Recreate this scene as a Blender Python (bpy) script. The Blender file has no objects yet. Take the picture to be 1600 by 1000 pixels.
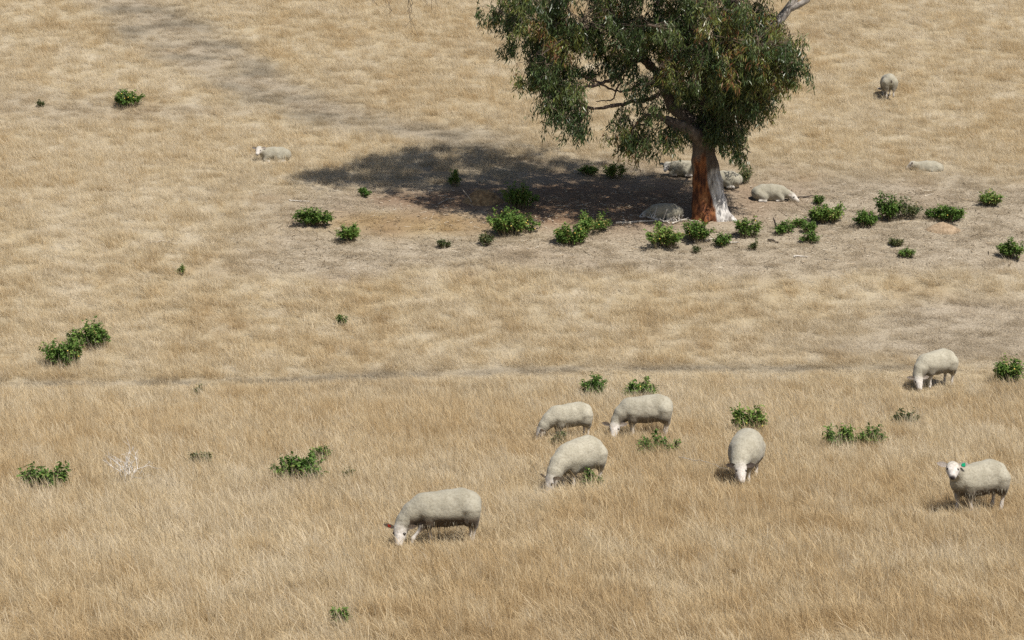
import bpy, math, random
import numpy as np
from mathutils import Vector, Matrix

random.seed(7)
RNG = np.random.default_rng(7)
R = math.radians
SC = bpy.context.scene
COL = SC.collection

# ------------------------------------------------------------------ camera, sky, sun, exposure
PITCH = R(-8.0)
FPX = 4000.0                       # focal length in pixels of a 1600 px wide picture (90 mm)
cam_d = bpy.data.cameras.new('camera')
cam_d.sensor_width = 36.0
cam_d.lens = 90.0
cam_d.clip_start = 0.5
cam_d.clip_end = 3000
cam = bpy.data.objects.new('camera', cam_d)
COL.objects.link(cam)
cam.location = (0, 0, 0)
cam.rotation_euler = (R(90) + PITCH, 0, 0)
SC.camera = cam

SUN = Vector((0.42, -0.46, 1.0)).normalized()      # towards the sun
world = bpy.data.worlds.new('World')
SC.world = world
world.use_nodes = True
wn = world.node_tree
wn.nodes.clear()
w_out = wn.nodes.new('ShaderNodeOutputWorld')
w_bg = wn.nodes.new('ShaderNodeBackground')
w_sky = wn.nodes.new('ShaderNodeTexSky')
w_sky.sky_type = 'NISHITA'
w_sky.sun_disc = False
w_sky.sun_elevation = math.asin(SUN.z)
w_sky.sun_rotation = math.atan2(SUN.x, SUN.y)
w_sky.air_density = 1.0
w_sky.dust_density = 1.5
w_bg.inputs['Strength'].default_value = 0.07
wn.links.new(w_sky.outputs[0], w_bg.inputs[0])
wn.links.new(w_bg.outputs[0], w_out.inputs[0])

sun_d = bpy.data.lights.new('sun', 'SUN')
sun_d.energy = 4.8
sun_d.angle = R(0.6)
sun_d.color = (1.0, 0.95, 0.87)
sun = bpy.data.objects.new('sun', sun_d)
COL.objects.link(sun)
sun.rotation_euler = (-SUN).to_track_quat('-Z', 'Y').to_euler()
sun.location = (30, -30, 60)

SC.view_settings.view_transform = 'Standard'
SC.view_settings.look = 'None'
SC.view_settings.exposure = 0.37
SC.view_settings.gamma = 1.0
SC.view_settings.use_curve_mapping = False
SC.cycles.max_bounces = 4
SC.cycles.diffuse_bounces = 2
SC.cycles.glossy_bounces = 2
SC.cycles.transmission_bounces = 2
SC.cycles.use_denoising = False

# ------------------------------------------------------------------ numpy helpers
def hash2(ix, iy, s=0):
    h = (ix.astype(np.int64) * 374761393 + iy.astype(np.int64) * 668265263 + s * 974634777) & 0x7fffffff
    h = ((h ^ (h >> 13)) * 1274126177) & 0x7fffffff
    return ((h ^ (h >> 16)) & 0xffff) / 65535.0

def noise2(x, y, s=0):
    ix, iy = np.floor(x), np.floor(y)
    fx, fy = x - ix, y - iy
    fx = fx * fx * (3 - 2 * fx); fy = fy * fy * (3 - 2 * fy)
    a = hash2(ix, iy, s); b = hash2(ix + 1, iy, s); c = hash2(ix, iy + 1, s); d = hash2(ix + 1, iy + 1, s)
    return (a * (1 - fx) + b * fx) * (1 - fy) + (c * (1 - fx) + d * fx) * fy

def fbm2(x, y, s=0, o=4):
    v = 0; a = 0.5; t = 0
    for i in range(o):
        v = v + a * noise2(x * 2 ** i + 17.3 * i, y * 2 ** i - 9.1 * i, s + i); t += a; a *= 0.5
    return v / t

def noise3(p, s=0):
    i = np.floor(p); f = p - i; f = f * f * (3 - 2 * f)
    def h(dx, dy, dz):
        return hash2(i[..., 0] + dx + 57 * (i[..., 2] + dz), i[..., 1] + dy - 131 * (i[..., 2] + dz), s)
    fx, fy, fz = f[..., 0], f[..., 1], f[..., 2]
    def l(a, b, t): return a * (1 - t) + b * t
    return l(l(l(h(0,0,0), h(1,0,0), fx), l(h(0,1,0), h(1,1,0), fx), fy),
             l(l(h(0,0,1), h(1,0,1), fx), l(h(0,1,1), h(1,1,1), fx), fy), fz)

def sstep(a, b, x):
    t = np.clip((x - a) / (b - a), 0, 1)
    return t * t * (3 - 2 * t)

# ------------------------------------------------------------------ terrain
CP, SP = math.cos(PITCH), math.sin(PITCH)
def prof_z(py, D):
    v = 500 - py
    return D * (FPX * SP + v * CP) / (FPX * CP - v * SP)
prof = [(-120, -2.0), (-30, -1.9), (0, -1.75), (14, -5.6), (27, -9.35)]
for py, D in ((1000, 31.9), (920, 34.7), (850, 38), (760, 43), (680, 48.8), (600, 56), (500, 60.6), (400, 64.3),
              (340, 66.9), (300, 69.2), (240, 73.6), (150, 79.6), (0, 89.5)):
    prof.append((D, prof_z(py, D)))
prof += [(110, 4.6), (150, 15), (200, 25), (280, 33), (420, 36), (900, 30)]
PX = np.array([p[0] for p in prof], float); PZ = np.array([p[1] for p in prof], float)
def _slopes():
    h = np.diff(PX); d = np.diff(PZ) / h
    m = np.zeros(len(PX)); m[0] = d[0]; m[-1] = d[-1]
    m[1:-1] = (d[:-1] * h[1:] + d[1:] * h[:-1]) / (h[1:] + h[:-1])
    return m
PM = _slopes()
def zf(x, y):
    x = np.asarray(x, float); y = np.asarray(y, float)
    yy = np.clip(y, PX[0], PX[-1])
    i = np.clip(np.searchsorted(PX, yy) - 1, 0, len(PX) - 2)
    h = PX[i + 1] - PX[i]; t = (yy - PX[i]) / h
    z = ((2*t**3 - 3*t**2 + 1) * PZ[i] + (t**3 - 2*t**2 + t) * h * PM[i]
         + (-2*t**3 + 3*t**2) * PZ[i+1] + (t**3 - t**2) * h * PM[i+1])
    w = sstep(20, 40, y)
    z = z + w * 0.16 * (fbm2(x / 7.0, y / 7.0, 3, 2) - 0.5) + w * 0.025 * (fbm2(x / 1.3, y / 1.3, 5, 2) - 0.5)
    z = z + sstep(30, 160, np.abs(x)) * 4 * (fbm2(x / 60, y / 60, 9, 2) - 0.5)
    return z

def at(px, py):
    """the point of the ground seen at picture position (px, py)"""
    u, v = px - 800.0, 500.0 - py
    dx, dy, dz = u, FPX * CP - v * SP, FPX * SP + v * CP
    ys = np.linspace(26, 140, 4000)
    xs = ys * dx / dy; zs = ys * dz / dy
    g = zf(xs, ys) - zs
    k = int(np.argmax(g > 0))
    a, b = ys[k - 1], ys[k]
    for _ in range(20):
        m = 0.5 * (a + b)
        if zf(m * dx / dy, m) - m * dz / dy > 0: b = m
        else: a = m
    y = 0.5 * (a + b)
    return Vector((y * dx / dy, y, float(zf(y * dx / dy, y))))

def seg_dist(x, y, pts, sy=1.0):
    d = np.full(np.shape(x), 1e9)
    for (ax, ay), (bx, by) in zip(pts[:-1], pts[1:]):
        vx, vy = bx - ax, (by - ay) * sy
        t = np.clip(((x - ax) * vx + (y - ay) * sy * vy) / (vx * vx + vy * vy + 1e-9), 0, 1)
        d = np.minimum(d, np.hypot(x - ax - t * vx, (y - ay) * sy - t * vy))
    return d
def line(*pp): return [tuple(at(*p)[:2]) for p in pp]
TRACK = line((0, 600), (170, 599), (330, 597), (520, 590), (800, 580), (1100, 575), (1300, 575), (1598, 574))
TRACK = [(TRACK[0][0] - 12, TRACK[0][1] - 0.4)] + TRACK + [(TRACK[-1][0] + 12, TRACK[-1][1] + 0.4)]
PATH = line((190, 2), (270, 50), (350, 100), (440, 150), (560, 190), (760, 226))
PATH2 = line((150, 2), (240, 70), (300, 98), (400, 125), (520, 165))
TB = at(1112, 340)                              # foot of the tree
RIGHTP = at(1560, 500); GREYP = at(260, 176); GREYL = at(30, 165)
DIRT = at(880, 322); STRAW = at(650, 348); DUST2 = at(1560, 545)

def ell(x, y, c, rx, ry):
    return np.exp(-(((x - c[0]) / rx) ** 2 + ((y - c[1]) / ry) ** 2))

def zones(x, y):
    """how the paddock is grown: grass height, tint (pale..rust), grey (grazed, dusty), dirt (bare brown earth)"""
    n1 = fbm2(x / 5.0, y / 6.0, 21, 3); n2 = fbm2(x / 1.1, y / 1.4, 31, 3); n3 = fbm2(x / 0.35, y / 0.5, 41, 2)
    wob = (n1 - 0.5) * 2.2 + (n2 - 0.5) * 1.4
    yy = y + wob
    h = 0.235 - 0.045 * sstep(54.5, 58, y) + 0.0 * x
    h = h * (0.82 + 0.10 * n2 + 0.36 * n3)
    # grazed terrace round the tree
    left = at_terrace_left
    ter = sstep(62.7, 64.2, yy) * (1 - sstep(69.0, 73.0, yy + 0.6 * np.abs(x - TB.x) * 0.12))
    ter = ter * sstep(left - 2.5, left + 2.0, x + wob)
    ter = np.maximum(ter, 0.9 * ell(x, y, (TB.x - 2.5, TB.y + 3.0), 7.5, 3.6))
    ter = np.clip(ter, 0, 1)
    tr = seg_dist(x, y + 0.25 * (n1 - 0.5), TRACK)
    track = 1 - sstep(0.1, 0.5, tr + 0.3 * (n2 - 0.5))
    bank_shade = 1 - sstep(0.08, 0.3, tr + 0.15 * (n3 - 0.5))  # shadow of the low bank, painted as a thin dark line along the track
    pa = np.minimum(seg_dist(x, y, PATH), seg_dist(x, y, PATH2) + 0.5)
    path = (1 - sstep(0.1, 1.8, pa + wob * 0.7)) * (0.55 + 0.45 * sstep(0.3, 0.6, n2))
    rp = np.clip(1.5 * ell(x + wob, y, RIGHTP, 3.0, 1.3) + 1.2 * ell(x + wob, y, DUST2, 4.0, 1.0), 0, 1)
    gp = np.clip(0.9 * ell(x, y, GREYP, 3.2, 1.0) + 0.7 * ell(x, y, GREYL, 2.5, 1.5), 0, 1)
    short = np.clip(np.maximum.reduce([ter, track * 0.65 * sstep(.25, .55, n2 + .3 * (n1 - .5)), path * 0.95, rp * 0.9, gp * 0.7]), 0, 1)
    short = np.clip(short + 0.12 * sstep(0.60, 0.78, n1) * sstep(0.45, 0.7, n2), 0, 1)
    h = h * (1 - short) + short * (0.06 + 0.05 * n2)
    h = h * (1 - 0.62 * (1 - sstep(0.25, 0.85, seg_dist(x, y + 0.5, TRACK) + .7 * (n2 - .45))))
    tint = 0.40 + (0.25 + 0.6 * (1 - sstep(50, 57, y))) * (n1 - 0.5) + 0.60 * (n2 - 0.5) + 0.9 * (n3 - 0.5)
    tint = tint + 0.20 * (1 - sstep(50, 58, y)) - 0.05
    straw = np.clip(1.3 * ell(x, y, STRAW, 3.0, 0.9), 0, 1)
    tint = np.clip(tint + 0.75 * straw, 0.06, 1)
    grey = np.clip(1.05 * short * (1 - 0.9 * straw) + 0.5 * (fbm2(x / 2.7, y / 3.5, 77, 3) - 0.55), 0, 1)
    dirt = np.clip(1.4 * ell(x + wob, y, DIRT, 4.6, 1.9) + .55 * ell(x, y, (TB.x - 2, TB.y + 3), 6.0, 3.0) - 0.15 + 0.9 * (n2 - 0.5), 0, 1)
    dark = np.clip(path * 0.9 * (0.15 + 1.3 * sstep(.35, .7, fbm2(x / 1.6, y / .7, 63, 3))) + bank_shade * .85 * sstep(0.36, 0.6, n1 + 0.9 * (n2 - 0.5)), 0, 1)
    return h, tint, grey, dirt, dark, short
at_terrace_left = at(430, 345).x

# ------------------------------------------------------------------ object helpers
def mesh_obj(name, verts, faces, mat=None, parent=None, smooth=True, attrs=None, mats=None, loc=None):
    me = bpy.data.meshes.new(name)
    verts = np.asarray(verts, np.float32)
    faces = np.asarray(faces, np.int32)
    n = faces.shape[1] if len(faces) else 0
    me.vertices.add(len(verts)); me.vertices.foreach_set('co', verts.ravel())
    if n:
        me.loops.add(faces.size); me.loops.foreach_set('vertex_index', faces.ravel())
        me.polygons.add(len(faces))
        me.polygons.foreach_set('loop_start', np.arange(0, faces.size, n, dtype=np.int32))
        me.polygons.foreach_set('loop_total', np.full(len(faces), n, np.int32))
        me.polygons.foreach_set('use_smooth', np.full(len(faces), smooth, bool))
    for k, v in (attrs or {}).items():
        v = np.asarray(v)
        if v.ndim == 2:
            a = me.attributes.new(k, 'FLOAT_VECTOR', 'POINT'); a.data.foreach_set('vector', v.astype(np.float32).ravel())
        elif v.dtype.kind == 'i':
            a = me.attributes.new(k, 'INT', 'POINT'); a.data.foreach_set('value', v.astype(np.int32))
        else:
            a = me.attributes.new(k, 'FLOAT', 'POINT'); a.data.foreach_set('value', v.astype(np.float32))
    me.update(calc_edges=True)
    me.validate()
    if mat: me.materials.append(mat)
    o = bpy.data.objects.new(name, me)
    COL.objects.link(o)
    if parent: o.parent = parent
    if loc is not None: o.location = loc
    return o

def empty(name, loc, rz=0.0):
    o = bpy.data.objects.new(name, None)
    o.empty_display_size = 0.2
    COL.objects.link(o)
    o.location = loc; o.rotation_euler = (0, 0, rz)
    return o

def tag(o, label=None, cat=None, group=None, kind=None):
    if label: o['label'] = label
    if cat: o['category'] = cat
    if group: o['group'] = group
    if kind: o['kind'] = kind
    return o

def tubes(paths, sides=6):
    """paths: list of (points (n,3), radii (n,)) -> one vertex/face set of capped tubes"""
    V, F, off = [], [], 0
    for P, Rr in paths:
        P = np.asarray(P, float); Rr = np.asarray(Rr, float); n = len(P)
        T = np.gradient(P, axis=0); T /= np.linalg.norm(T, axis=1)[:, None] + 1e-9
        ref = np.array([0.3, 1.0, 0.2]) if abs(T[0] @ np.array([0.3, 1, 0.2])) < 0.9 else np.array([1.0, 0, 0])
        A = np.cross(T, ref); A /= np.linalg.norm(A, axis=1)[:, None] + 1e-9
        B = np.cross(T, A)
        ang = np.linspace(0, 2 * np.pi, sides, endpoint=False)
        ring = P[:, None] + Rr[:, None, None] * (np.cos(ang)[None, :, None] * A[:, None] + np.sin(ang)[None, :, None] * B[:, None])
        V.append(ring.reshape(-1, 3))
        i = np.arange(n - 1)[:, None] * sides; j = np.arange(sides)[None]; j2 = (j + 1) % sides
        q = np.stack([i + j, i + j2, i + sides + j2, i + sides + j], -1).reshape(-1, 4)
        F.append(q + off)
        off += n * sides
        V.append(P[-1:] + T[-1:] * Rr[-1] * 0.6)
        last = off - sides
        j = np.arange(sides)
        F.append(np.stack([last + j, last + (j + 1) % sides, np.full(sides, off), np.full(sides, off)], -1))
        off += 1
    V = np.concatenate(V); F = np.concatenate(F)
    tri = F[:, 2] == F[:, 3]
    T3 = np.concatenate([F[~tri][:, [0, 1, 2]], F[~tri][:, [0, 2, 3]], F[tri][:, :3]])
    return V, T3

def surface_nets(Fd, org, h):
    """polygonise a signed distance grid"""
    S = Fd < 0
    nx, ny, nz = Fd.shape
    cs = np.zeros((nx - 1, ny - 1, nz - 1), int)
    for a in (0, 1):
        for b in (0, 1):
            for c in (0, 1):
                cs += S[a:nx - 1 + a, b:ny - 1 + b, c:nz - 1 + c]
    act = (cs > 0) & (cs < 8)
    idx = -np.ones(act.shape, int)
    idx[act] = np.arange(act.sum())
    cells = np.argwhere(act)
    acc = np.zeros((len(cells), 3)); cnt = np.zeros(len(cells))
    corners = [(a, b, c) for a in (0, 1) for b in (0, 1) for c in (0, 1)]
    for c0 in corners:
        for ax in range(3):
            if c0[ax]: continue
            c1 = list(c0); c1[ax] = 1
            f0 = Fd[cells[:, 0] + c0[0], cells[:, 1] + c0[1], cells[:, 2] + c0[2]]
            f1 = Fd[cells[:, 0] + c1[0], cells[:, 1] + c1[1], cells[:, 2] + c1[2]]
            m = (f0 < 0) != (f1 < 0)
            t = np.where(m, f0 / np.where(m, f0 - f1, 1), 0)
            p = np.array(c0, float)[None].repeat(len(cells), 0); p[:, ax] = t
            acc[m] += p[m]; cnt[m] += 1
    V = np.asarray(org) + (cells + acc / cnt[:, None]) * h
    Q = []
    for ax in range(3):
        b, c = [(1, 2), (2, 0), (0, 1)][ax]
        sl0 = [slice(None)] * 3; sl1 = [slice(None)] * 3
        sl0[ax] = slice(0, -1); sl1[ax] = slice(1, None)
        ch = S[tuple(sl0)] != S[tuple(sl1)]
        e = np.argwhere(ch)
        e = e[(e[:, b] > 0) & (e[:, c] > 0) & (e[:, b] < Fd.shape[b] - 1) & (e[:, c] < Fd.shape[c] - 1)]
        ib = np.zeros(3, int); ib[b] = 1; ic = np.zeros(3, int); ic[c] = 1
        q = np.stack([idx[tuple((e - ib - ic).T)], idx[tuple((e - ic).T)], idx[tuple(e.T)], idx[tuple((e - ib).T)]], -1)
        flip = ~S[tuple(e.T)]
        q[flip] = q[flip][:, ::-1]
        Q.append(q)
    Q = np.concatenate(Q)
    return V, Q[(Q >= 0).all(1)]

def cone_sdf(P, a, b, ra, rb):
    a = np.asarray(a, float); b = np.asarray(b, float)
    ba = b - a; L2 = ba @ ba + 1e-12
    t = np.clip(((P - a) @ ba) / L2, 0, 1)
    return np.linalg.norm(P - a - t[..., None] * ba, axis=-1) - (ra + (rb - ra) * t)

def blob(prims, h, k, disp=None, pad=0.08):
    """smooth union of tapered capsules; prims: (a, b, ra, rb, tag) -> verts, quads, blend weight of each tag at the vertices"""
    lo = np.min([np.minimum(np.array(p[0]) - p[2], np.array(p[1]) - p[3]) for p in prims], 0) - pad
    hi = np.max([np.maximum(np.array(p[0]) + p[2], np.array(p[1]) + p[3]) for p in prims], 0) + pad
    n = np.ceil((hi - lo) / h).astype(int) + 1
    g = np.stack(np.meshgrid(*[lo[i] + h * np.arange(n[i]) for i in range(3)], indexing='ij'), -1)
    acc = np.zeros(g.shape[:3])
    for a, b, ra, rb, tg in prims:
        acc += np.exp(-np.clip(cone_sdf(g, a, b, ra, rb), -0.35, 1.0) / k)
    d = -k * np.log(acc + 1e-30)
    if disp is not None: d = d + disp(g)
    V, Q = surface_nets(d, lo, h)
    tags = sorted({p[4] for p in prims})
    W = {t: np.zeros(len(V)) for t in tags}; tot = np.zeros(len(V))
    for a, b, ra, rb, tg in prims:
        w = np.exp(-np.clip(cone_sdf(V, a, b, ra, rb), -0.35, 1.0) / k); W[tg] += w; tot += w
    return V, Q, {t: W[t] / tot for t in tags}

# ------------------------------------------------------------------ materials
class Nt:
    def __init__(s, name):
        s.m = bpy.data.materials.new(name); s.m.use_nodes = True
        s.t = s.m.node_tree; s.t.nodes.clear()
        s.out = s.n('ShaderNodeOutputMaterial')
    def n(s, k, **kw):
        nd = s.t.nodes.new(k)
        for a, b in kw.items(): setattr(nd, a, b)
        return nd
    def l(s, a, b): s.t.links.new(a, b)
    def attr(s, name, kind='GEOMETRY'):
        nd = s.n('ShaderNodeAttribute', attribute_name=name, attribute_type=kind); return nd.outputs['Fac']
    def noise(s, scale, detail=3, vec=None, rough=0.55):
        nd = s.n('ShaderNodeTexNoise'); nd.inputs['Scale'].default_value = scale
        nd.inputs['Detail'].default_value = detail; nd.inputs['Roughness'].default_value = rough
        s.l(vec if vec else s.obj(), nd.inputs['Vector']); return nd.outputs['Fac']
    def obj(s):
        if not hasattr(s, '_o'): s._o = s.n('ShaderNodeTexCoord')
        return s._o.outputs['Object']
    def ramp(s, fac, stops):
        nd = s.n('ShaderNodeValToRGB'); cr = nd.color_ramp
        while len(cr.elements) < len(stops): cr.elements.new(0.5)
        for e, (p, c) in zip(cr.elements, stops): e.position = p; e.color = (*c, 1)
        s.l(fac, nd.inputs['Fac']); return nd.outputs['Color']
    def mix(s, fac, a, b, mode='MIX'):
        nd = s.n('ShaderNodeMix', data_type='RGBA', blend_type=mode)
        for v, i in ((fac, nd.inputs[0]), (a, nd.inputs[6]), (b, nd.inputs[7])):
            if isinstance(v, (int, float)): i.default_value = v
            elif isinstance(v, tuple): i.default_value = (*v, 1)
            else: s.l(v, i)
        return nd.outputs[2]
    def math(s, op, a, b=None, clamp=False):
        nd = s.n('ShaderNodeMath', operation=op, use_clamp=clamp)
        for v, i in ((a, nd.inputs[0]), (b, nd.inputs[1])):
            if v is None: continue
            if isinstance(v, (int, float)): i.default_value = v
            else: s.l(v, i)
        return nd.outputs[0]
    def bsdf(s, col, rough=0.8, spec=0.3, bump=None, bstr=0.5, bdist=0.02, extra=None):
        p = s.n('ShaderNodeBsdfPrincipled')
        if isinstance(col, tuple): p.inputs['Base Color'].default_value = (*col, 1)
        else: s.l(col, p.inputs['Base Color'])
        p.inputs['Roughness'].default_value = rough
        p.inputs['Specular IOR Level'].default_value = spec
        for k, v in (extra or {}).items(): p.inputs[k].default_value = v
        if bump is not None:
            b = s.n('ShaderNodeBump'); b.inputs['Strength'].default_value = bstr; b.inputs['Distance'].default_value = bdist
            s.l(bump, b.inputs['Height']); s.l(b.outputs[0], p.inputs['Normal'])
        s.l(p.outputs[0], s.out.inputs[0]); return s.m

GRASS_STOPS = [(0.0, (0.65, 0.56, 0.415)), (0.35, (0.605, 0.505, 0.34)), (0.7, (0.55, 0.428, 0.258)), (1.0, (0.48, 0.35, 0.19))]
def m_grass():
    t = Nt('dry_grass')
    tint = t.attr('tint', 'INSTANCER'); grey = t.attr('grey', 'INSTANCER'); dk = t.attr('dark', 'INSTANCER')
    bc = t.attr('bcol')
    f = t.math('ADD', tint, t.math('MULTIPLY', t.math('SUBTRACT', bc, 0.5), 0.45), True)
    c = t.ramp(f, GRASS_STOPS)
    c = t.mix(t.math('MULTIPLY', grey, 0.8), c, t.ramp(bc, [(0, (0.36, 0.30, 0.22)), (1, (0.50, 0.43, 0.33))]))
    c = t.mix(t.math('MULTIPLY', dk, 0.7), c, (0.23, 0.185, 0.125))
    d = t.n('ShaderNodeBsdfDiffuse'); tr = t.n('ShaderNodeBsdfTranslucent'); mx = t.n('ShaderNodeMixShader')
    t.l(c, d.inputs[0]); t.l(c, tr.inputs[0]); mx.inputs[0].default_value = 0.38
    t.l(d.outputs[0], mx.inputs[1]); t.l(tr.outputs[0], mx.inputs[2]); t.l(mx.outputs[0], t.out.inputs[0])
    return t.m
def m_ground():
    t = Nt('paddock_ground')
    tint = t.attr('tint'); grey = t.attr('grey'); dirt = t.attr('dirt'); dk = t.attr('dark')
    n1 = t.noise(3.0, 5); n2 = t.noise(22.0, 4); n3 = t.noise(70.0, 2)
    f = t.math('ADD', tint, t.math('MULTIPLY', t.math('SUBTRACT', n2, 0.5), 0.9), True)
    c = t.ramp(f, [(p, tuple(x * 0.64 for x in k)) for p, k in GRASS_STOPS])
    g = t.ramp(t.math('ADD', t.math('MULTIPLY', n2, 0.6), t.math('MULTIPLY', n3, 0.4)),
               [(0.30, (0.15, 0.12, 0.085)), (0.45, (0.30, 0.25, 0.185)), (0.62, (0.44, 0.38, 0.29))])
    c = t.mix(grey, c, g)
    c = t.mix(dirt, c, t.ramp(n2, [(0.35, (0.15, 0.095, 0.06)), (0.65, (0.27, 0.18, 0.115))]))
    c = t.mix(t.math('MULTIPLY', dk, 0.75), c, t.ramp(n2, [(0.35, (0.11, 0.095, 0.07)), (0.65, (0.22, 0.19, 0.14))]))
    bh = t.math('ADD', t.math('MULTIPLY', n2, 0.7), t.math('MULTIPLY', n3, 0.4))
    return t.bsdf(c, 0.95, 0.1, bh, 0.9, 0.06)
def m_wool(name, tone=1.0, dirt=0.5):
    t = Nt(name)
    hair = t.attr('hair'); belly = t.attr('belly'); nose = t.attr('nose')
    n1 = t.noise(6, 4); n2 = t.noise(30, 4); n3 = t.noise(80, 2)
    w = t.ramp(n1, [(0.3, tuple(x * tone for x in (0.285, 0.262, 0.20))), (0.7, tuple(x * tone for x in (0.385, 0.358, 0.285)))])
    w = t.mix(t.math('MULTIPLY', t.math('SUBTRACT', 0.55, n2), 2.2, True), w, (0.19, 0.165, 0.12))
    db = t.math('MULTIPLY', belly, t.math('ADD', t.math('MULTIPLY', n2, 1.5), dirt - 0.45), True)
    w = t.mix(db, w, (0.075, 0.055, 0.037))  # belly band painted darker: grubby wool and underside shade together
    hc = t.ramp(n2, [(0.35, (0.42, 0.38, 0.335)), (0.65, (0.60, 0.565, 0.52))])
    c = t.mix(hair, w, hc)
    c = t.mix(nose, c, (0.05, 0.04, 0.038))
    bh = t.math('ADD', t.math('MULTIPLY', n2, 0.8), t.math('MULTIPLY', n3, 0.5))
    bm = t.math('MULTIPLY', bh, t.math('SUBTRACT', 1.0, t.math('MULTIPLY', hair, 0.8)))
    return t.bsdf(c, 0.95, 0.1, bm, 0.7, 0.014, {'Sheen Weight': 0.1})
def m_simple(name, a, b, scale=20, rough=0.7, spec=0.3, bstr=0.4, bdist=0.01, detail=4):
    t = Nt(name); n = t.noise(scale, detail)
    return t.bsdf(t.ramp(n, [(0.35, a), (0.65, b)]), rough, spec, n, bstr, bdist)
def m_leaf(name, stops, trans=0.25, rough=0.4, spec=0.5, use='lv'):
    t = Nt(name); c = t.ramp(t.attr(use), stops)
    p = t.n('ShaderNodeBsdfPrincipled'); p.inputs['Roughness'].default_value = rough; p.inputs['Specular IOR Level'].default_value = spec
    t.l(c, p.inputs['Base Color'])
    tr = t.n('ShaderNodeBsdfTranslucent'); mx = t.n('ShaderNodeMixShader'); mx.inputs[0].default_value = trans
    t.l(t.mix(0.5, c, (0.12, 0.20, 0.03)), tr.inputs[0])
    t.l(p.outputs[0], mx.inputs[1]); t.l(tr.outputs[0], mx.inputs[2]); t.l(mx.outputs[0], t.out.inputs[0])
    return t.m
def m_trunk():
    t = Nt('gum_bark')
    pale = t.attr('pale'); red = t.attr('red')
    tc = t.n('ShaderNodeTexCoord'); mp = t.n('ShaderNodeMapping'); mp.inputs['Scale'].default_value = (1, 1, 0.28)
    t.l(tc.outputs['Object'], mp.inputs['Vector'])
    n1 = t.noise(9, 5, mp.outputs[0], 0.65); n2 = t.noise(28, 4, mp.outputs[0]); n3 = t.noise(3.2, 3, mp.outputs[0])
    base = t.ramp(n1, [(0.3, (0.065, 0.05, 0.04)), (0.55, (0.13, 0.105, 0.085)), (0.75, (0.24, 0.20, 0.165))])
    pl = t.ramp(n1, [(0.34, (0.15, 0.13, 0.115)), (0.46, (0.36, 0.335, 0.31)), (0.58, (0.60, 0.575, 0.54))])
    rd = t.ramp(n1, [(0.36, (0.035, 0.014, 0.009)), (0.46, (0.11, 0.042, 0.020)), (0.55, (0.215, 0.080, 0.030)), (0.68, (0.34, 0.165, 0.072))])
    c = t.mix(t.math('MULTIPLY', t.math('SUBTRACT', t.math('ADD', pale, t.math('MULTIPLY', n3, 0.3)), 0.4), 3.0, True), base, pl)
    c = t.mix(t.math('MULTIPLY', t.math('SUBTRACT', t.math('ADD', red, t.math('MULTIPLY', n3, 0.3)), 0.6), 5.0, True), c, rd)
    return t.bsdf(c, 0.85, 0.2, t.math('ADD', n1, t.math('MULTIPLY', n2, 0.4)), 0.9, 0.03)

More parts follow.
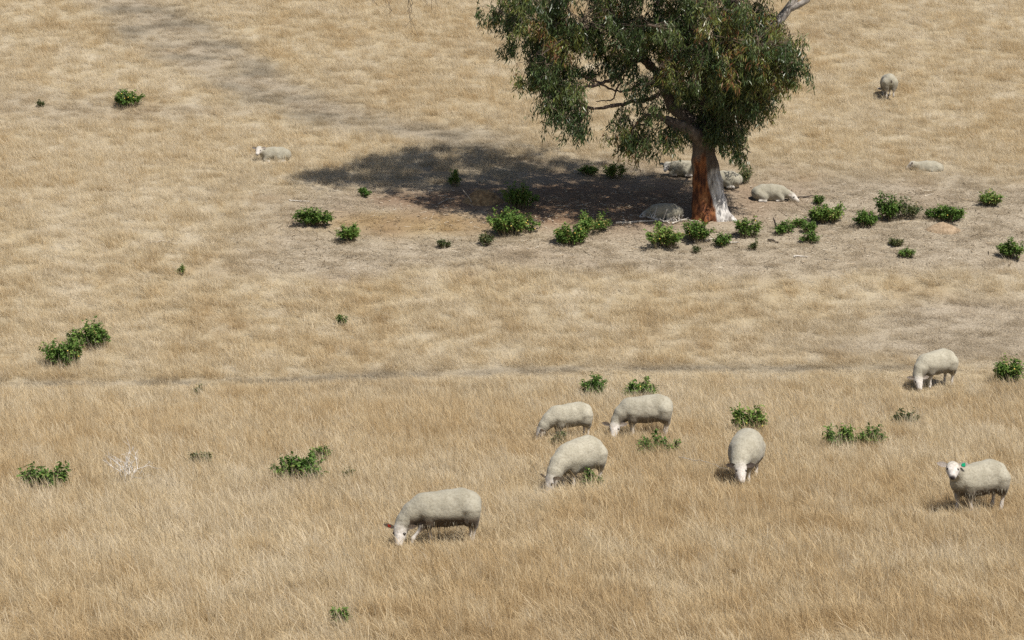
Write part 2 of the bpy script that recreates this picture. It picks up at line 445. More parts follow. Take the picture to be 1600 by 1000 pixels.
M = dict(
    grass=m_grass(), ground=m_ground(),
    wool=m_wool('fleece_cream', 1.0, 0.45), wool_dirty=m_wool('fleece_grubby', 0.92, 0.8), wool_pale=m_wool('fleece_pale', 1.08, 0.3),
    eye=m_simple('eye_dark', (0.012, 0.010, 0.008), (0.03, 0.02, 0.015), 30, 0.2, 0.5, 0.0),
    ear=m_simple('ear_skin', (0.30, 0.25, 0.21), (0.46, 0.41, 0.36), 40, 0.8, 0.2),
    ear_dark=m_simple('ear_skin_dark', (0.07, 0.055, 0.045), (0.13, 0.105, 0.09), 40, 0.8, 0.2),
    tag_red=m_simple('tag_red', (0.60, 0.04, 0.025), (0.72, 0.07, 0.04), 12, 0.45, 0.4, 0.0),
    tag_green=m_simple('tag_green', (0.0, 0.28, 0.13), (0.0, 0.36, 0.17), 12, 0.45, 0.4, 0.0),
    dark_tail=m_simple('tail_skin', (0.05, 0.04, 0.03), (0.11, 0.085, 0.065), 40, 0.8, 0.2),
    trunk=m_trunk(),
    bark=m_simple('branch_bark', (0.075, 0.055, 0.042), (0.20, 0.15, 0.115), 14, 0.9, 0.2, 0.6, 0.01),
    bark_grey=m_simple('bare_limb_bark', (0.22, 0.19, 0.165), (0.50, 0.46, 0.42), 9, 0.85, 0.2, 0.5, 0.01),
    twig_white=m_simple('bleached_wood', (0.40, 0.36, 0.31), (0.64, 0.60, 0.54), 18, 0.85, 0.2),
    stick=m_simple('fallen_wood', (0.28, 0.24, 0.19), (0.52, 0.47, 0.40), 18, 0.9, 0.2),
    stick_dark=m_simple('charred_wood', (0.025, 0.02, 0.017), (0.07, 0.055, 0.045), 18, 0.9, 0.2),
    gum=m_leaf('gum_leaves', [(0.0, (0.023, 0.042, 0.013)), (0.42, (0.054, 0.086, 0.026)), (0.66, (0.10, 0.132, 0.046)),
                              (0.82, (0.14, 0.16, 0.03)), (0.93, (0.16, 0.14, 0.04)), (1.0, (0.17, 0.075, 0.03))], 0.10, 0.36, 0.4),
    bush=m_leaf('shrub_leaves', [(0.0, (0.065, 0.125, 0.028)), (0.5, (0.13, 0.22, 0.05)), (0.85, (0.22, 0.30, 0.075)), (1.0, (0.36, 0.29, 0.12))], 0.3, 0.65, 0.12),
    bush_olive=m_leaf('olive_leaves', [(0.0, (0.05, 0.075, 0.025)), (0.5, (0.10, 0.12, 0.045)), (1.0, (0.25, 0.21, 0.09))], 0.25, 0.6, 0.3),
    stem=m_simple('shrub_stem', (0.10, 0.085, 0.05), (0.20, 0.165, 0.10), 25, 0.9, 0.2),
    fruit=m_simple('yellow_fruit', (0.62, 0.42, 0.05), (0.75, 0.55, 0.12), 25, 0.4, 0.5, 0.0),
    mound=m_simple('brown_earth', (0.15, 0.095, 0.05), (0.36, 0.245, 0.13), 9, 0.95, 0.1, 0.8, 0.04),
    mound_ochre=m_simple('ochre_earth', (0.23, 0.165, 0.105), (0.37, 0.28, 0.19), 12, 0.95, 0.1, 0.8, 0.04),
)

# ------------------------------------------------------------------ ground
def build_ground():
    def axis(fine_lo, fine_hi, step, lo, hi):
        a = list(np.arange(fine_lo, fine_hi, step)); s = step; v = fine_hi
        b = [v]
        while v < hi: s *= 1.25; v += s; b.append(min(v, hi))
        s = step; v = fine_lo; c = []
        while v > lo: s *= 1.25; v -= s; c.append(max(v, lo))
        return np.array(c[::-1] + a + b)
    xs = axis(-26, 26, 0.22, -700, 700); ys = axis(27, 96, 0.2, -120, 900)
    X, Y = np.meshgrid(xs, ys, indexing='ij')
    x, y = X.ravel(), Y.ravel()
    h, tint, grey, dirt, dark, short = zones(x, y)
    nx, ny = len(xs), len(ys)
    i, j = np.meshgrid(np.arange(nx - 1), np.arange(ny - 1), indexing='ij')
    q = np.stack([i * ny + j, (i + 1) * ny + j, (i + 1) * ny + j + 1, i * ny + j + 1], -1).reshape(-1, 4)
    o = mesh_obj('ground', np.stack([x, y, zf(x, y)], -1), q, M['ground'],
                 attrs=dict(tint=tint, grey=grey, dirt=dirt, dark=dark))
    tag(o, 'dry hillside paddock under straw coloured grass', None, None, 'structure')
build_ground()

# ------------------------------------------------------------------ sheep
def leafshape(L, W, cup=0.25, n=6):
    """a thin cupped ear: points along +x"""
    V, F = [], []
    for side in (1, -1):
        for i in range(n + 1):
            t = i / n
            w = W * (math.sin(math.pi * min(1, t * 0.86 + 0.14)) ** 0.75) * 0.5
            for s in (-1, 0, 1):
                V.append((L * t, s * w, (cup * W * (s * s) * (1 - t) + side * 0.007 * (1 - abs(s)) * (1 - t * 0.7))))
    m = 3 * (n + 1)
    for sd in (0, 1):
        for i in range(n):
            for k in (0, 1):
                a = sd * m + i * 3 + k
                q = [a, a + 3, a + 4, a + 1]
                F.append(q if sd == 0 else q[::-1])
    return np.array(V), np.array(F)
EARV, EARF = leafshape(0.17, 0.085)

def ico(r, sub=2):
    import bmesh
    bm = bmesh.new(); bmesh.ops.create_icosphere(bm, subdivisions=sub, radius=r)
    v = np.array([p.co for p in bm.verts]); f = np.array([[q.index for q in p.verts] for p in bm.faces]); bm.free()
    return v, f

SHEEP_FOOT = []      # footprints kept free of grass

def sheep(px, py, yaw, scale, label, group, lying=False, neck=None, poll=None, muzzle=None, legs=None, mat='wool',
          tagc=None, tag_side=1, nose=0.0, ear_tilt=0.1, h=0.017, seed=0, tail=False, belly=0.7, drop=0.0, fat=1.0, comp=.86, earm='ear'):
    base = at(px, py)
    root = empty('sheep', (base.x, base.y, base.z - drop), R(yaw))
    tag(root, label, 'sheep', group)
    pr = []
    def fx(x): return x * comp if x < .30 else x - .30 * (1 - comp)
    def chain(pts, tg):
        for (a, ra), (b, rb) in zip(pts[:-1], pts[1:]): pr.append((a, b, ra, rb, tg))
    if not lying:
        f = fat
        chain([((-.43, 0, .615), .165), ((-.30, 0, .615), .20 * f), ((-.05, 0, .585), .205 * f), ((.18, 0, .565), .195 * f), ((.33, 0, .555), .175)], 'wool')
        chain([((-.45, 0, .50), .13), ((-.28, 0, .48), .175 * f), ((-.05, 0, .465), .185 * f), ((.18, 0, .47), .18 * f), ((.36, 0, .49), .15)], 'wool')
        for s in (1, -1): pr.append(((-.16, s * .05, .50), (.10, s * .05, .49), .175 * f, .17 * f, 'wool'))
        lg = legs or {}
        for s, nm in ((1, 'fl'), (-1, 'fr')):
            k, ft = lg.get(nm, ((.27, .27), (.255, .06)))
            chain([((.27, s * .125, .49), .105), ((.27, s * .12, .36), .075), ((k[0], s * .105, k[1]), .042)], 'wool')
            chain([((k[0], s * .105, k[1]), .032), ((ft[0], s * .105, ft[1] + .04), .019), ((ft[0] + .02, s * .105, ft[1] - .025), .026)], 'hair')
        for s, nm in ((1, 'hl'), (-1, 'hr')):
            k, ft = lg.get(nm, ((-.50, .28), (-.47, .06)))
            chain([((-.43, s * .115, .53), .16), ((-.43, s * .12, .41), .125), ((k[0] + .02, s * .118, k[1] + .04), .066)], 'wool')
            chain([((k[0], s * .115, k[1]), .034), ((ft[0], s * .112, ft[1] + .04), .021), ((ft[0] + .025, s * .112, ft[1] - .025), .027)], 'hair')
        chain([((-.57, 0, .64), .04), ((-.59, 0, .56), .03)], 'wool')
        nk = neck or [((.32, 0, .59), .18), ((.48, 0, .465), .16), ((.60, 0, .345), .125)]
        pl = poll or (.665, 0, .265); mz = muzzle or (.745, 0, .07)
    else:
        chain([((-.40, 0, .235), .175), ((-.22, 0, .265), .205), ((.05, 0, .265), .215), ((.26, 0, .27), .185), ((.36, 0, .285), .15)], 'wool')
        pr.append(((-.3, 0, .15), (.25, 0, .15), .17, .165, 'wool'))
        for s in (1, -1):
            chain([((-.34, s * .12, .22), .165), ((-.17, s * .17, .14), .115)], 'wool')
            chain([((-.16, s * .22, .05), .034), ((-.32, s * .25, .03), .026), ((-.10, s * .26, .025), .022)], 'hair')
            chain([((.26, s * .12, .20), .11), ((.38, s * .15, .09), .06)], 'wool')
            chain([((.38, s * .15, .05), .034), ((.22, s * .18, .03), .024)], 'hair')
        nk = neck or [((.36, 0, .31), .145), ((.48, 0, .42), .115), ((.54, 0, .50), .095)]
        pl = poll or (.575, 0, .545); mz = muzzle or (.72, 0, .45)
    chain(nk, 'wool')
    pl = np.array(pl, float); mz = np.array(mz, float)
    hv = mz - pl; hl = np.linalg.norm(hv); hv = hv / hl
    hl = max(hl, .20) * 1.2; mz = pl + hv * hl
    pr.append((nk[-1][0], tuple(pl), nk[-1][1], .088, 'wool'))
    up = np.array([0, 0, 1.0]) - hv * hv[2]
    if np.linalg.norm(up) < 0.25:
        up = np.array([1.0, .5, 0]) - hv * (np.array([1.0, .5, 0]) @ hv)
    up /= np.linalg.norm(up)
    sd = np.cross(up, hv)
    m1 = pl + hv * hl * .52
    pr.append((tuple(pl + hv * .03), tuple(m1), .086, .066, 'hair'))
    pr.append((tuple(m1), tuple(mz), .064, .052, 'hair'))
    pr.append((tuple(pl + hv * .06 - up * .035), tuple(mz - hv * .06 - up * .022), .074, .040, 'hair'))
    for s in (1, -1): pr.append((tuple(pl + hv * .06 + up * .03 + sd * s * .045), tuple(pl + hv * .10 + up * .02 + sd * s * .05), .034, .028, 'hair'))   # jaw
    def disp(g):
        return 0.009 * (noise3(g * 9 + seed * 7.7, seed) - 0.5) + 0.006 * (noise3(g * 30 + seed * 3.1, seed + 5) - 0.5)
    pr = [((fx(a[0]), *a[1:]), (fx(b[0]), *b[1:]), ra, rb, tg) for a, b, ra, rb, tg in pr]
    V, Q, W = blob(pr, h, 0.018, disp)
    pl[0] = fx(pl[0]); mz[0] = fx(mz[0])
    hair = W['hair']
    # nose tip
    dn = np.linalg.norm(V - (mz + hv * .025), axis=1)
    nosew = np.clip(1 - (dn - .035) / .02, 0, 1) * nose
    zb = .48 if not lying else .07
    bel = np.clip((zb - V[:, 2]) / .13, 0, 1) ** .8 * (1 - hair) * (V[:, 0] < .5) * (V[:, 0] > -.52) * belly  # mask of the painted belly dirt and shade, by height
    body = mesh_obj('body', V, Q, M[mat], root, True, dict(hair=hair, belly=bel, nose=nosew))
    # eyes and ears
    ev, ef = ico(0.025, 2)
    for s in (1, -1):
        e = mesh_obj('eye', ev * np.array([1, 1, .8]), ef, M['eye'], root, True)
        e.location = Vector(pl + hv * .11 + up * .042 + sd * s * .073)
        ax = sd * s * 0.95 - hv * .10 + up * (ear_tilt - 0.12); ax /= np.linalg.norm(ax)
        zz = up * .5 - hv * 0.2 + hv * .9; zz = zz - ax * (zz @ ax); zz /= np.linalg.norm(zz)
        yv = np.cross(zz, ax)
        er = mesh_obj('ear', EARV, EARF, M[earm], root, True)
        mt = Matrix((ax, yv, zz)).transposed()
        er.matrix_local = Matrix.Translation(Vector(pl + sd * s * .082 + up * .04 + hv * .005)) @ mt.to_4x4()
        if tagc and s == tag_side:
            tv = np.array([(x, y, z) for z in (0, .004) for (x, y) in ((0.0, -.010), (.014, -.021), (.048, -.021), (.048, .021), (.014, .021), (0.0, .010))]) * ((.95, .95, 1) if tagc == 'tag_red' else (1.25, 1.25, 1))
            tf = [[0, 1, 2], [0, 2, 3], [0, 3, 4], [0, 4, 5], [6, 8, 7], [6, 9, 8], [6, 10, 9], [6, 11, 10]]
            for i in range(6):
                j = (i + 1) % 6
                tf += [[i, i + 6, j + 6], [i, j + 6, j]]
            tg = mesh_obj('ear_tag', tv + np.array([.052, 0, .014]), np.array(tf), M[tagc], er, False)
    if tail:
        tv, tf2 = tubes([([(-.615, 0, .60), (-.645, 0, .57), (-.655, 0, .53)], [.028, .032, .016])], 8)
        mesh_obj('tail', tv, tf2, M['dark_tail'], root, True)
    # shaggy locks under the belly
    if not lying and belly > 1.0:
        rg = np.random.default_rng(seed + 100)
        sel = np.where((V[:, 2] < .38) & (V[:, 2] > .24) & (hair < .2) & (np.abs(V[:, 0]) < .42))[0]
        if len(sel):
            n = 260
            b = V[rg.choice(sel, n)]
            out = np.sign(b[:, 1:2]) * np.array([[0, .012, 0]])
            L = rg.uniform(.012, .042, n)
            dirv = np.stack([rg.normal(0, .25, n), np.sign(b[:, 1]) * .15 + rg.normal(0, .15, n), -np.ones(n)], -1)
            wv = np.stack([np.cos(rg.uniform(0, 6.3, n)), np.sin(rg.uniform(0, 6.3, n)), np.zeros(n)], -1) * .011
            v = np.stack([b + out + wv + [0, 0, .025], b + out - wv + [0, 0, .025], b + out + dirv * L[:, None]], 1).reshape(-1, 3)
            f = np.arange(3 * n).reshape(-1, 3)
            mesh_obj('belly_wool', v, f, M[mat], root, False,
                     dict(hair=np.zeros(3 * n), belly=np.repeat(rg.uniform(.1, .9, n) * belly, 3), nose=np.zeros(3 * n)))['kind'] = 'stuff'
    root.scale = (scale,) * 3
    SHEEP_FOOT.append((base.x, base.y, R(yaw), scale, lying))
    return root

G1 = 'sheep grazing and standing in the dry grass'
G2 = 'sheep lying down near the tree and on the slope'
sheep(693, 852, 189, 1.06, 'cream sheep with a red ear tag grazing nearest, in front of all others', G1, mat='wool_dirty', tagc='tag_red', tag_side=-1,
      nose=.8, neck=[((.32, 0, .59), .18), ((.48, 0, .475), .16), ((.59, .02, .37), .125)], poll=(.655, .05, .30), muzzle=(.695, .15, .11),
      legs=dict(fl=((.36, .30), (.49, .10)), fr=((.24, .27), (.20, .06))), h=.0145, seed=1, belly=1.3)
sheep(888, 687, 200, .88, 'pale sheep grazing behind a small green sprig, its head lost in grass', G1, mat='wool_pale', seed=2)
sheep(1006, 683, 184, 1.02, 'sheep grazing with white face to the viewer and ears spread, below two green shrubs', G1, mat='wool', seed=3,
      neck=[((.32, 0, .58), .175), ((.46, .01, .45), .15), ((.55, .03, .33), .115)], poll=(.60, .07, .25), muzzle=(.635, .20, .10), ear_tilt=.15, h=.0155, belly=1.0)
sheep(903, 762, 226, 1.03, 'bulky sheep grazing half turned to the viewer with a green plant at its belly', G1, mat='wool_pale', seed=4, fat=1.12)
sheep(1164, 753, 254, 1.03, 'sheep grazing head on with dark ears out, in front of a green shrub', G1, mat='wool', seed=5, fat=1.25, earm='ear_dark', nose=.1,
      neck=[((.34, 0, .57), .18), ((.48, 0, .47), .155), ((.58, -.01, .38), .12)], poll=(.62, .03, .375), muzzle=(.775, .08, .21), h=.0155)
sheep(1460, 605, 214, 1.02, 'sheep grazing beside the worn track with its white legs in view', G1, mat='wool_pale', seed=6,
      neck=[((.32, 0, .57), .175), ((.46, .01, .44), .15), ((.54, .02, .31), .115)], poll=(.58, .05, .25), muzzle=(.64, .17, .09), belly=1.0)
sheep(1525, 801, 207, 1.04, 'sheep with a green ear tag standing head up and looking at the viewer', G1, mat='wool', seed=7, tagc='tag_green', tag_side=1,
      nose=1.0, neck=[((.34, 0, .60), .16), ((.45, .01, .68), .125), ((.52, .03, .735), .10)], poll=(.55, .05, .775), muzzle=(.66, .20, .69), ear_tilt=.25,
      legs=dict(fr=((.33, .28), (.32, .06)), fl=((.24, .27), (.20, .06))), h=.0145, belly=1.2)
sheep(1387, 153, 92, .93, 'lone sheep high on the slope seen from behind with dark tail stub', G1, mat='wool', seed=8, tail=True, h=.02)
sheep(1450, 266, 176, .84, 'pale sheep sunk in the grass on the right, only its back showing', G2, lying=True, mat='wool', seed=9, h=.02, drop=.14,
      neck=[((.36, 0, .29), .14), ((.46, 0, .33), .11), ((.52, 0, .36), .09)], poll=(.55, 0, .38), muzzle=(.68, 0, .27))
sheep(430, 250, 190, .90, 'sheep lying alone in open grass left of the tree shadow', G2, lying=True, mat='wool_dirty', seed=10, h=.02, nose=.4, drop=.06,
      neck=[((.36, 0, .30), .145), ((.46, 0, .36), .115), ((.51, .01, .40), .095)], poll=(.54, .03, .425), muzzle=(.60, .15, .32))
sheep(1203, 312, -8, .98, 'sheep lying right of the trunk with its head resting on the ground', G2, lying=True, mat='wool_dirty', seed=11, h=.02, drop=.05,
      neck=[((.36, 0, .27), .14), ((.50, 0, .22), .11), ((.58, 0, .19), .09)], poll=(.62, 0, .175), muzzle=(.76, -.05, .06))
sheep(1132, 293, 172, .95, 'sheep lying behind the trunk, its rump showing on the right of it', G2, lying=True, mat='wool', seed=12, h=.02)
sheep(1040, 341, 166, .92, 'shaded sheep lying just left of the trunk beside dead white twigs', G2, lying=True, mat='wool_dirty', seed=13, h=.02, drop=.05,
      neck=[((.36, 0, .27), .14), ((.50, 0, .22), .11), ((.58, 0, .18), .09)], poll=(.62, 0, .16), muzzle=(.75, .04, .06))
sheep(1066, 275, 178, .90, 'shaded sheep lying far behind the trunk, white face on the left of it', G2, lying=True, mat='wool', seed=14, h=.02,
      neck=[((.36, 0, .29), .14), ((.45, 0, .31), .11), ((.49, .02, .33), .09)], poll=(.52, .04, .35), muzzle=(.56, .17, .23))

# ------------------------------------------------------------------ the gum tree
PXM = FPX / TB.y
def tp(px, py, dy=0.0):
    """metres from the foot of the tree for a picture position, dy metres further away"""
    k = (TB.y + dy) / TB.y
    return np.array([(px - 1112) / PXM * k + TB.x * (k - 1), dy, (340 - py) / PXM * k - 0.105 * dy])

def build_tree():
    root = empty('gum_tree', TB)
    tag(root, 'large gum tree with drooping dark leaves and a red and white trunk', 'tree')
    rg = np.random.default_rng(11)
    # trunk and the stumps of the main limbs
    P = tp
    pr = []
    def ch(pts, tg='t'):
        for (a, ra), (b, rb) in zip(pts[:-1], pts[1:]): pr.append((tuple(a), tuple(b), ra, rb, tg))
    ch([(P(1097, 352), .30), (P(1096, 320), .235), (P(1094, 285), .20), (P(1092, 250), .205), (P(1094, 225), .22)])
    ch([(P(1124, 352, -.05), .31), (P(1120, 318, -.02), .235), (P(1115, 285), .20), (P(1110, 255), .18), (P(1102, 228), .19)])
    ch([(P(1100, 222), .21), (P(1084, 209, -.3), .17), (P(1064, 197, -.6), .145), (P(1048, 192, -.75), .125), (P(1041, 187, -.8), .10)], 's')
    ch([(P(1098, 222), .20), (P(1078, 190, .2), .17), (P(1050, 165, .4), .15), (P(1036, 140, .5), .14)])
    ch([(P(1104, 222), .20), (P(1106, 180, .3), .17), (P(1098, 130, .4), .15)])
    ch([(P(1106, 222), .19), (P(1126, 180, -.1), .16), (P(1146, 130, -.2), .14)])
    for dx, dy, a in ((-.55, -.15, .10), (.6, -.2, .13), (-.2, -.5, .12), (.35, .45, .12), (-.4, .4, .1)):
        ch([((dx * .35, dy * .35, .18), .13), ((dx, dy, -.08), .07)])
    def disp(g):
        q = g * np.array([1, 1, .35])
        return .05 * (noise3(q * 7, 3) - .5) + .025 * (noise3(q * 19, 4) - .5)
    V, Q, W = blob(pr, .032, .035, disp, .1)
    a = V[:, 0]; z = V[:, 2]
    # the peeled red face is the left front; grey-white bark is on the right
    cx = np.interp(z, [0, .4, .9, 1.4, 2.0], [.16, .03, -.10, -.13, -.1])
    edge = (cx - a) / .12 + .9 * (noise3(V * np.array([4, 4, 2.5]), 8) - .5) + .7 * (noise3(V * np.array([11, 11, 3.5]), 9) - .5)
    red = np.clip(.5 + edge * .5, 0, 1) * np.clip((1.85 + 1.3 * (noise3(V * np.array([6, 6, 1.2]), 18) - .5) - z) / .9, 0, 1)
    pale = np.clip(.5 - edge * .5, 0, 1) * np.clip((1.45 - z) / .4, 0, 1) + .2 * W['s']
    mesh_obj('trunk', V, Q, M['trunk'], root, True, dict(red=red, pale=pale))

    # limbs: picture path, depth, radius
    limbs = [
        ([(1036, 140, .5), (1024, 112, .6), (1003, 92, .6), (972, 66, .5), (958, 40, .3), (948, 5, .1), (925, -50, 0), (880, -95, -.2)], .14, .05),
        ([(1003, 92, .6), (982, 100, .2), (966, 118, -.2), (940, 130, -.5), (905, 138, -.8), (872, 148, -1.0), (845, 162, -1.1)], .07, .02),
        ([(1036, 140, .5), (1010, 156, .0), (978, 160, -.4), (945, 168, -.6), (920, 168, -.7), (893, 154, -.8), (868, 140, -.9)], .07, .018),
        ([(982, 100, .2), (975, 120, .1), (962, 140, -.1), (955, 155, -.2), (930, 158, -.4)], .035, .012),
        ([(1036, 140, .5), (1005, 128, .3), (985, 138, .1), (960, 142, -.1), (930, 128, -.3), (900, 118, -.5)], .045, .014),
        ([(940, 130, -.5), (915, 120, -.6), (890, 112, -.8), (868, 108, -.9)], .03, .012),
        ([(1048, 192, -.7), (1020, 180, -.95), (1000, 186, -1.1), (985, 206, -1.2), (978, 232, -1.2)], .06, .015),
        ([(958, 40, .3), (915, 45, -.4), (872, 40, -.9), (825, 30, -1.2), (785, 22, -1.4)], .07, .02),
        ([(925, -50, 0), (860, -50, .3), (790, -58, .4), (720, -62, .4), (660, -50, .4), (610, -38, .4)], .07, .02),
        ([(1098, 130, .4), (1085, 80, .3), (1072, 20, .1), (1060, -50, 0), (1050, -130, 0), (1045, -200, 0)], .15, .05),
        ([(1085, 80, .3), (1060, 60, -.8), (1035, 45, -1.6), (1010, 40, -2.3)], .08, .02),
        ([(1098, 130, .4), (1085, 105, 1.2), (1050, 80, 2.0), (1000, 50, 2.7)], .09, .02),
        ([(1146, 130, -.2), (1165, 95, -.3), (1190, 62, -.3), (1212, 34, -.3)], .13, .085),
        ([(1146, 130, -.2), (1180, 120, -.9), (1215, 105, -1.2), (1245, 96, -1.3)], .07, .02),
        ([(1126, 180, -.1), (1150, 175, .6), (1185, 160, 1.0), (1215, 140, 1.1)], .07, .02),
        ([(1165, 95, -.3), (1160, 60, -1.0), (1150, 20, -1.6), (1140, -30, -1.9)], .07, .02),
        ([(1106, 180, .3), (1130, 140, 1.4), (1160, 90, 2.3), (1180, 30, 2.7)], .09, .02),
        ([(1060, -50, 0), (1120, -90, -.5), (1180, -120, -.6), (1225, -120, -.6)], .07, .02),
        ([(1050, -130, 0), (980, -160, .5), (900, -170, .5)], .06, .02),
        ([(925, -50, 0), (880, -110, .8), (800, -150, 1.6), (735, -145, .8), (670, -130, .5)], .06, .02),
        ([(1050, -130, 0), (960, -180, 1.3), (880, -200, 2.2), (830, -200, 2.4)], .06, .02),
        ([(1110, 225, -.05), (1135, 222, -.5), (1158, 228, -.7), (1172, 238, -.8)], .05, .015),
    ]
    nodes, nrad = [], []
    for pts, r0, r1 in limbs:
        C = np.array([P(*p) for p in pts])
        t = np.linspace(0, len(C) - 1, 6 * (len(C) - 1) + 1); i = np.clip(t.astype(int), 0, len(C) - 2); f = (t - i)[:, None]
        m = np.gradient(C, axis=0)
        S = ((2*f**3-3*f**2+1) * C[i] + (f**3-2*f**2+f) * m[i] + (-2*f**3+3*f**2) * C[i+1] + (f**3-f**2) * m[i+1])
        S[1:-1] += rg.normal(0, .015, S[1:-1].shape)
        rr = np.linspace(r0, r1, len(S)) * (1 + .1 * rg.normal(size=len(S)))
        v, fc = tubes([(S, rr)], 9)
        mesh_obj('limb', v, fc, M['bark'], root)
        nodes += list(S[2:]); nrad += list(rr[2:])
    # bare pale limb that forks out of the top right
    C1 = [P(1205, 44, -.3), P(1222, 22, -.35), P(1236, 2, -.4), P(1250, -30, -.4), P(1258, -70, -.4)]
    C2 = [P(1228, 16, -.37), P(1242, 10, -.45), P(1256, 2, -.5), P(1270, -18, -.55)]
    v, fc = tubes([(C1, [.125, .12, .10, .085, .05]), (C2, [.085, .08, .075, .05])], 10)
    mesh_obj('bare_limb', v, fc, M['bark_grey'], root)

    # foliage lobes: picture ellipse, depth centre, depth half extent, sprays
    lobes = [
        (795, 18, 40, 42, -1.2, .8, 70), (835, 35, 55, 50, -1.0, 1.2, 130), (870, 62, 55, 40, -.8, 1.4, 110), (830, 88, 35, 25, -.9, .8, 45),
        (860, 120, 50, 32, -.9, 1.0, 95), (885, 140, 55, 30, -.7, 1.1, 70), (868, 172, 28, 30, -1.0, .6, 50), (892, 195, 20, 22, -1.0, .5, 34),
        (915, 20, 70, 50, 0, 2.0, 150), (925, 95, 60, 26, -.3, 1.4, 60), (965, 60, 60, 50, .4, 2.2, 120), (1000, 20, 80, 50, 0, 2.8, 210),
        (1010, 130, 35, 30, -.6, 1.3, 40), (1000, 185, 36, 22, -1.0, .8, 42), (975, 215, 22, 28, -1.2, .5, 34), (1010, 228, 30, 26, -1.1, .6, 40), (1045, 228, 26, 26, -.9, .6, 20),
        (1060, 50, 80, 60, -.3, 3.0, 300), (1085, 105, 60, 45, -1.2, 1.2, 130), (1110, 140, 55, 40, .4, 2.2, 150), (1075, 165, 40, 30, 1.2, 1.0, 70),
        (1130, 50, 85, 65, 0, 3.0, 330), (1165, 110, 60, 55, -.6, 2.2, 230), (1200, 80, 55, 50, -.6, 1.8, 210), (1235, 88, 34, 36, -1.0, 1.0, 110),
        (1245, 115, 24, 28, -1.0, .7, 50), (1190, 145, 50, 36, 0, 1.6, 120), (1205, 160, 22, 26, .6, .7, 35), (1170, 180, 30, 24, .2, .9, 50),
        (1145, 190, 42, 28, 0, 1.2, 80), (1137, 216, 30, 20, -.4, .6, 38), (1150, 236, 18, 12, -.5, .4, 14),
        (1080, 195, 40, 22, 1.4, .7, 40),
        (760, -45, 60, 28, .4, 1.2, 70), (680, -95, 60, 30, .6, 1.2, 90), (740, -135, 85, 42, .6, 1.5, 230), (660, -130, 55, 30, .4, 1.0, 110), (870, -195, 95, 50, 2.4, 1.6, 260), (800, -165, 80, 40, 2.0, 1.4, 200), (1000, -215, 100, 50, 2.2, 1.6, 240), (830, -80, 90, 45, .2, 2.2, 260), (930, -100, 100, 70, 0, 2.8, 330),
        (1060, -80, 110, 80, 0, 3.3, 420), (1180, -60, 70, 55, -.3, 2.4, 250), (1060, -180, 120, 55, 0, 2.8, 330), (920, -170, 90, 45, .3, 2.2, 220), (1180, -130, 60, 35, -.4, 1.6, 90),
    ]
    sp = []; tones = []
    for px, py, rx, ry, dc, dr, n in lobes:
        nc = max(3, int(n / (7.6 if py > -40 else 6)))
        u = rg.normal(size=(nc, 3)); u /= np.linalg.norm(u, axis=1)[:, None]
        u *= rg.uniform(.25, 1.0, nc)[:, None] ** .55
        for a_, b_, c_ in u:
            cc = P(px + a_ * rx - (14 if px > 1180 else 0), py - 12 + b_ * ry, dc + c_ * dr); tone = rg.normal(.42, .17) if rg.uniform() > (.42 if px > 1150 else .14) else rg.uniform(.72, .95)  # sunlit right side painted in: more yellow-green clusters there
            for q in range(int(rg.integers(4, 10))):
                sp.append(cc + rg.normal(0, 1, 3) * np.array([.17, .17, .11])); tones.append(tone)
    sp = np.array(sp)
    # branchlets towards groups of sprays
    N = list(nodes); NR = list(nrad)
    paths = []
    order = rg.permutation(len(sp))
    for k in order[:330]:
        tgt = sp[k] + np.array([0, 0, .15])
        NA = np.array(N); d = np.linalg.norm(NA - tgt, axis=1) + .6 * np.clip(NA[:, 2] - tgt[2], 0, None)
        b = int(np.argmin(d)); s0 = NA[b]; L = np.linalg.norm(tgt - s0)
        if L < .15 or L > 3.2: continue
        m = max(4, int(L / .18)); t = np.linspace(0, 1, m)[:, None]
        side = rg.normal(size=3) * .12 * L
        c = s0 + (tgt - s0) * t + np.sin(np.pi * t) * (side + np.array([0, 0, .12 * L])) + rg.normal(0, .02, (m, 3)) * np.sin(np.pi * t)
        r0 = min(.032, NR[b] * .7, .012 + .012 * L)
        rr = np.linspace(r0, .006, m)
        paths.append((c, rr))
        N += list(c[1:]); NR += list(rr[1:])
    v, fc = tubes(paths, 5)
    mesh_obj('branchlets', v, fc, M['bark'], root)['kind'] = 'stuff'
    # sprays: a drooping twig with narrow hanging leaves
    NA = np.array(N)
    tw = []; lb, ld, lw, ll, lvv = [], [], [], [], []
    for s, tone in zip(sp, tones):
        d2 = ((NA - s) ** 2).sum(1); b = int(np.argmin(d2))
        s0 = NA[b]
        if d2[b] > 1.2: s0 = s + rg.normal(0, .2, 3)
        L = rg.uniform(.30, .62)
        hd = rg.normal(size=2); hd /= np.linalg.norm(hd)
        t = np.linspace(0, 1, 5)[:, None]
        drop = np.concatenate([hd * .55, [-.55]])
        end = s + L * np.array([hd[0] * .45, hd[1] * .45, -.75])
        c = np.concatenate([s0[None] + (s - s0) * np.array([[0], [.5]]) , s + (end - s) * t + np.sin(np.pi * t) * np.array([0, 0, .06])])
        tw.append((c, np.linspace(.006, .002, len(c))))
        n = rg.integers(20, 34)
        tt = rg.uniform(.02, 1.05, n)
        pb = s + (end - s) * tt[:, None] + rg.normal(0, .055, (n, 3))
        dirs = np.stack([rg.normal(0, .38, n) - .12, rg.normal(0, .38, n), -rg.uniform(.45, 1.0, n)], -1)
        up = rg.uniform(size=n) < .12; dirs[up, 2] *= -.4
        lb.append(pb); ld.append(dirs); lw.append(rg.uniform(.012, .020, n)); ll.append(rg.uniform(.11, .20, n))
        lvv.append(np.clip(tone + rg.normal(0, .10, n), 0, 1))
    v, fc = tubes(tw, 3)
    mesh_obj('twigs', v, fc, M['bark'], root)['kind'] = 'stuff'
